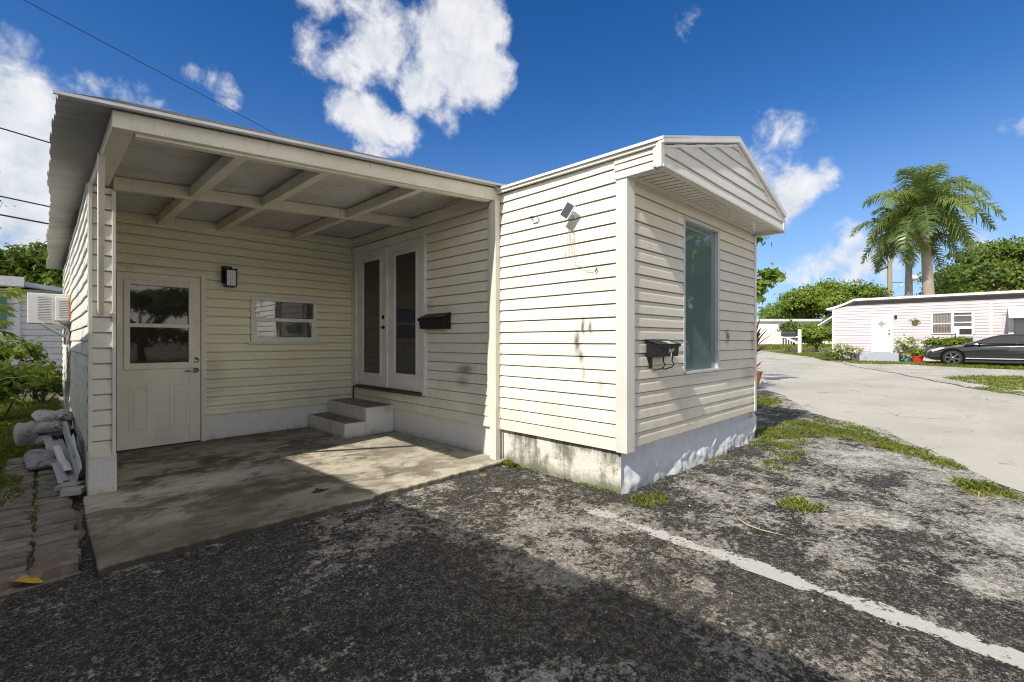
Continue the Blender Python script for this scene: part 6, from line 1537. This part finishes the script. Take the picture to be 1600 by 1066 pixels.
def palm(name, label, base, h, lean, r0, nfr, flen, seed, cat='palm', group=None, shaft=True, droop=1.0, nleaf=58, lw=.058, ll=.88, wind=(0, 0, 0), curvy=.0):
    t_ = thing(name, label, cat, base, 0, group); rr = random.Random(seed); b = Vector(base); mb = MB()
    n = 14; pts = []; rad = []
    for i in range(n + 1):
        k = i / n; pts.append(b + Vector((lean[0] * k ** 1.5, lean[1] * k ** 1.5, h * k - (.1 if i == 0 else 0)))); rad.append(r0 * (1.12 - .35 * k + .12 * math.sin(math.pi * min(1, k * 1.3))) * (1 + (.03 if i % 2 else 0)))
    mb.tube(pts, rad, 12); mb.build('trunk', M_palmtrunk, t_, smooth=True)
    top = pts[-1]
    if shaft:
        mb = MB(); mb.tube([top - Vector((0, 0, .05)), top + Vector((0, 0, .35 * r0 / .2)), top + Vector((0, 0, .8 * r0 / .2))], [rad[-1] * 1.05, rad[-1] * 1.2, rad[-1] * .45], 10); mb.build('crownshaft', M_palmshaft, t_, smooth=True); top = top + Vector((0, 0, .7 * r0 / .2))
    V = []; F = []; T = []; mb = MB()
    for k in range(nfr):
        az = k * 2.39996 + rr.uniform(-.25, .25); el = R(82 - 108 * (k / nfr) ** .9 + rr.uniform(-7, 7)); L_ = flen * rr.uniform(.82, 1.1) * (.82 if k < 4 else 1)
        d = Vector((math.cos(az) * math.cos(el), math.sin(az) * math.cos(el), math.sin(el)))
        p = top.copy(); seg = 20; spine = [p.copy()]; dirs = [d.copy()]
        for i in range(seg):
            d = (d + (Vector((0, 0, -1)) * (.052 + .075 * i / seg) * droop + Vector(wind) * .03)).normalized(); p = p + d * L_ / seg; spine.append(p.copy()); dirs.append(d.copy())
        mb.tube(spine[::2], [.035 * flen / 3 * (1 - .085 * i) for i in range(len(spine[::2]))], 4)
        tint = rr.uniform(.15, .95) * (.55 if k > nfr * .8 else 1)
        roll = rr.uniform(-.5, .5)
        for i in range(nleaf):
            u = .10 + .90 * i / nleaf; s_ = u * seg; a = int(min(seg - 1, s_)); q = spine[a].lerp(spine[a + 1], s_ - a); dd = dirs[a]
            side = dd.cross(Vector((0, 0, 1))); 
            if side.length < .05: side = Vector((1, 0, 0))
            side.normalize(); upv = side.cross(dd)
            for sg in (-1, 1):
                ln = ll * flen / 3 * (math.sin(math.pi * min(1, u * .82 + .18)) ** .6) * rr.uniform(.8, 1.15)
                pitch_ = rr.uniform(-.45, .65)
                ld = (side * sg * math.cos(.55) + dd * .55 + upv * (pitch_ + roll * sg * .4)).normalized()
                ld2 = (ld + Vector((0, 0, -1.0)) * rr.uniform(.55, 1.3)).normalized()
                w = dd.cross(ld).cross(ld).normalized() * lw * flen / 3 * .5
                if w.length == 0: continue
                w2 = Vector(dd) * lw * flen / 3 * .5
                m1 = q + ld * ln * .45; m2 = m1 + ld2 * ln * .55
                k0 = len(V)
                V += [q - w2, q + w2, m1 + w2 * .9, m1 - w2 * .9, m2 + w2 * .1, m2 - w2 * .1]
                F += [(k0, k0 + 1, k0 + 2, k0 + 3), (k0 + 3, k0 + 2, k0 + 4, k0 + 5)]; tq = min(1, max(0, tint + rr.uniform(-.15, .15))); T += [tq, tq]
    mb.build('frond_ribs', M_palmshaft, t_)
    np_mesh('fronds', [tuple(v) for v in V], F, M_palm, t_, T); return t_
# frame: frond spread measured from the photograph
x, y = at(34, 31.3); palm('palm_tree', 'tall royal palm with a thick pale trunk behind the pink trailer', (x, y, .5), 9.6, (-.35, .36), .32, 24, 4.9, 5, group='royal palms', droop=1.25, wind=(.25, -.26, 0))
x, y = at(36, 31.4); palm('palm_tree', 'tall royal palm with the thinner brown trunk, left of the pale one', (x, y, .5), 8.6, (.35, .0), .24, 20, 4.3, 12, group='royal palms', droop=1.25, wind=(-.08, .08, 0))
x, y = at(84, 47.3); palm('palm_tree', 'distant coconut palm above the white trailer, nearer the house wall', (x, y, .9), 5.0, (0, 0), .2, 16, 3.2, 21, group='distant coconut palms', shaft=False, nleaf=26, lw=.14)
x, y = at(84, 51.0); palm('palm_tree', 'distant coconut palm above the white trailer, right of its twin', (x, y, .9), 5.0, (0, 0), .2, 16, 3.0, 22, group='distant coconut palms', shaft=False, nleaf=26, lw=.14)
x, y = at(80, 58.0); tree('broadleaf_tree', 'dim hedge tree low behind the distant coconut palms', (x - 9, y + 9, .9), 1.5, lobes_over((x - 9, y + 9, 2.6), 6, 6, .8, 10, 1.3, 24), 6000, .5, M_leafA, .2, .9, 24, group='trees beyond the pink trailer', seed=25)

# tree behind the street end of the house: only its outer sprays show past the corner
t_ = thing('almond_tree', 'broad-leaved tree behind the house corner, two leaf sprays showing', 'tree', (12.0, 5.0, .05)); mb = MB()
mb.tube([(12.0, 5.0, -.05), (12.05, 4.9, 1.4), (12.05, 4.85, 2.6)], [.13, .11, .09], 8)
sprays = []
for tip in ((13.30, 3.62, 2.80), (13.35, 3.50, 3.05), (13.15, 3.75, 2.60), (13.45, 3.42, 2.95), (13.10, 3.78, 3.95), (12.85, 4.0, 4.05), (12.0, 5.2, 3.6), (12.4, 5.6, 3.5), (13.1, 3.8, 2.35), (12.9, 4.0, 2.9), (12.5, 4.5, 3.5), (11.3, 4.4, 3.6), (12.2, 4.3, 4.1), (11.6, 5.4, 4.2), (12.7, 5.0, 4.3), (11.0, 5.2, 3.2), (12.3, 4.9, 3.9), (11.8, 4.7, 4.4)):
    m_ = Vector((12.05, 4.85, 2.5)).lerp(Vector(tip), .55) + Vector((0, 0, .18)); mb.tube([(12.05, 4.85, 2.45), m_, tip], [.05, .03, .010], 6); sprays.append(tip)
mb.build('trunk', M_bark, t_, smooth=True)
v, f, ti = leaf_cloud(sprays, [(.20, .20, .16)] * len(sprays), 1100, .19, .19, 9, seed=51, shell=.1, aspect=.52); np_mesh('crown', v, f, M_leafB, t_, ti)

# red ti plant in a pot by the road edge, with an orange bromeliad at its foot
def straps(par, name, base, n, L_, w, mat, el0, el1, seed, droop=.07, axis_h=0.0):
    rr = random.Random(seed); V = []; F = []; T = []
    for k in range(n):
        az = k * 2.4 + rr.uniform(-.3, .3); el = R(el0 + (el1 - el0) * k / n + rr.uniform(-8, 8)); d = Vector((math.cos(az) * math.cos(el), math.sin(az) * math.cos(el), math.sin(el))); p = Vector(base) + Vector((0, 0, axis_h * (1 - k / n))); seg = 7; tq = rr.random(); ln = L_ * rr.uniform(.75, 1.15)
        sd = d.cross(Vector((0, 0, 1))).normalized(); k0 = len(V)
        for i in range(seg + 1):
            ww = w * (.35 + .65 * math.sin(math.pi * min(1, .15 + i / seg * .85))) * (1 if i < seg else .15); V += [p - sd * ww / 2, p + sd * ww / 2]; p = p + d * ln / seg; d = (d - Vector((0, 0, droop))).normalized()
        for i in range(seg): a = k0 + 2 * i; F.append((a, a + 1, a + 3, a + 2)); T.append(tq)
    np_mesh(name, [tuple(v) for v in V], F, mat, par, T)
TI = thing('ti_plant', 'dark red ti plant over an orange bromeliad in a tapered pot by the house corner', 'potted plant', (12.66, 3.71, .09))
mb = MB(); mb.lathe([(0, 0), (.10, 0), (.20, .38), (.22, .40), (.22, .44), (.18, .44), (.0, .42)], (12.66, 3.71, .09), 16); mb.build('pot', M_terra, TI)
straps(TI, 'bromeliad', (12.66, 3.71, .48), 22, .36, .06, M_brom, 75, 5, 3, .10, .05)
mb = MB(); mb.tube([(12.66, 3.71, .45), (12.65, 3.72, .9), (12.67, 3.71, 1.35)], [.025, .022, .018], 6); mb.build('stem', M_bark, TI)
straps(TI, 'leaves', (12.66, 3.71, .82), 38, .62, .085, M_ti, 84, 14, 4, .075, .50)

# left side: sapling, low bushes, background trees
t_ = thing('sapling', 'young tree with palmate leaves on the left lawn', 'sapling', (-.62, 9.4, 0)); mb = MB(); rr = random.Random(6)
V = []; F = []; T = []
mb.tube([(-.62, 9.4, -.05), (-.60, 9.35, .7), (-.66, 9.3, 1.3), (-.62, 9.2, 1.95)], [.055, .045, .035, .02], 8)
for k in range(34):
    z0_ = rr.uniform(.65, 1.95); az = rr.uniform(0, 6.283); st = Vector((-.62, 9.3, z0_)); rch = rr.uniform(.2, .62); tip = st + Vector((math.cos(az) * rch, math.sin(az) * rch, rr.uniform(.02, .28)))
    mb.tube([st, st.lerp(tip, .5) + Vector((0, 0, .06)), tip], [.010, .007, .004], 5); tq = rr.random()
    nrm_ = Vector((math.cos(az) * .35, math.sin(az) * .35, 1)).normalized(); e1 = Vector((math.cos(az), math.sin(az), -.35)).normalized(); e2 = nrm_.cross(e1).normalized()
    for j in range(8):
        a = -2.3 + 4.6 * j / 7; dd = (e1 * math.cos(a) + e2 * math.sin(a)); ln = .19 * (1 - .1 * abs(a)) * rr.uniform(.85, 1.15); pr2 = dd.cross(nrm_).normalized() * .028
        k0 = len(V); dn = Vector((0, 0, -.05)); V += [tip, tip + dd * ln * .55 + pr2, tip + dd * ln + dn, tip + dd * ln * .55 - pr2]; F.append((k0, k0 + 1, k0 + 2, k0 + 3)); T.append(min(1, max(0, tq + rr.uniform(-.2, .2))))
mb.build('stem', M_bark, t_, smooth=True); np_mesh('leaves', [tuple(v) for v in V], F, M_leafB, t_, T)
lowplant('bushy green undergrowth along the far edge of the left lawn', (-.55, 11.2, 0), .6, .9, .95, 2600, .13, M_leafB, 61, 'shrub')
lowplant('darker low weeds beside the shed wall end', (-.05, 13.4, 0), .3, .6, .75, 900, .12, M_leafA, 62, 'shrub')
lowplant('leafy bush before the pale shed', (-.75, 13.6, 0), .5, .6, 1.25, 2000, .14, M_leafA, 63, 'shrub')
mb = MB(); mb.tube([(-.425, 7.6, -.05), (-.415, 7.58, .2), (-.43, 7.62, .45), (-.45, 7.6, .72)], [.055, .05, .045, .03], 8)
tag(mb.build('tree_stump', simple('dark_wood', (.02, .018, .016), .9, bump=.6), None, smooth=True, origin=(-.425, 7.6, 0)), 'dark stump standing at the left edge of the lawn', 'stump')  # very dark wood tone all over
x, y = (-.9, 26); tree('broadleaf_tree', 'green tree behind the pale shed on the left', (x, y, 0), 2.6, [(-.7, 26, 4.0, 1.1, 1.3, .9), (.1, 26, 4.35, .8, 1.0, .85), (-1.7, 26, 3.7, 1.3, 1.2, .9), (.35, 25.5, 3.4, .8, .9, .7), (-.6, 26.5, 3.1, 1.4, 1.1, .8)], 9000, .24, M_leafB, .18, .5, 24, group='trees behind the left lawn', seed=71)
x, y = (-3.1, 25); tree('conifer', 'dark feathery conifer at the left edge of the picture', (x, y, 0), 8.2, [(-2.35, 25, 7.4, .95, .9, .16), (-2.3, 25, 6.3, 1.05, .9, .22), (-2.6, 25, 8.3, .7, .7, .2), (-2.3, 25, 5.3, 1.15, 1.0, .2), (-2.15, 25, 4.2, 1.2, 1.0, .2)], 6000, .16, M_leafC, .13, .30, 22, group='trees behind the left lawn', seed=72, aspect=.25)
# trees beyond the road on the near side (outside the frame): they show in the tall window and dapple the side wall
x, y = (-4.2, 10.6); tree('broadleaf_tree', 'leafy tree on the left lawn beyond the next trailer', (x, y, 0), 2.0, [(-3.5, 9.6, 3.0, .7, .7, .5), (-4.0, 10.8, 3.4, .9, .9, .7), (-3.5, 12.0, 2.9, .6, .7, .5)], 2600, .2, M_leafA, .14, .5, 22, seed=73)
for i, (x, y, h) in enumerate(((-7, -25, 3.4), (-1, -26.5, 4.3), (4.5, -25.5, 3.7))):
    tree('broadleaf_tree', ('bushy tree across the road, mirrored in the shed door glass', 'taller bushy tree across the road, mirrored in the shed door glass', 'third bushy tree across the road, mirrored in the small carport window')[i], (x, y, 0), h * .5, lobes_over((x, y, h), 3.4, 2.0, .9, 10, 1.2, 100 + i) + lobes_over((x, y, 1.5), 2.6, 1.8, .6, 5, 1.2, 110 + i), 5000, .45, M_leafA, .25, .9, 24, group='trees across the road', seed=101 + i)
for i, (x, y, h) in enumerate(((15.0, -8.5, 4.2), (20.5, -9.0, 5.2), (26, -8.5, 4.6))):
    tree('broadleaf_tree', ('rounded tree across the road, mirrored in the tall window', 'second rounded tree across the road, mirrored in the tall window', 'third rounded tree across the road, mirrored in the tall window')[i], (x, y, 0), h * .5, lobes_over((x, y, h), 3.0, 2.4, 1.9, 11, 1.6, 80 + i) + lobes_over((x, y, 1.6), 2.6, 2.0, .6, 5, 1.2, 90 + i), 7000, .42, M_leafA, .25, .9, 24, group='trees across the road', seed=81 + i)
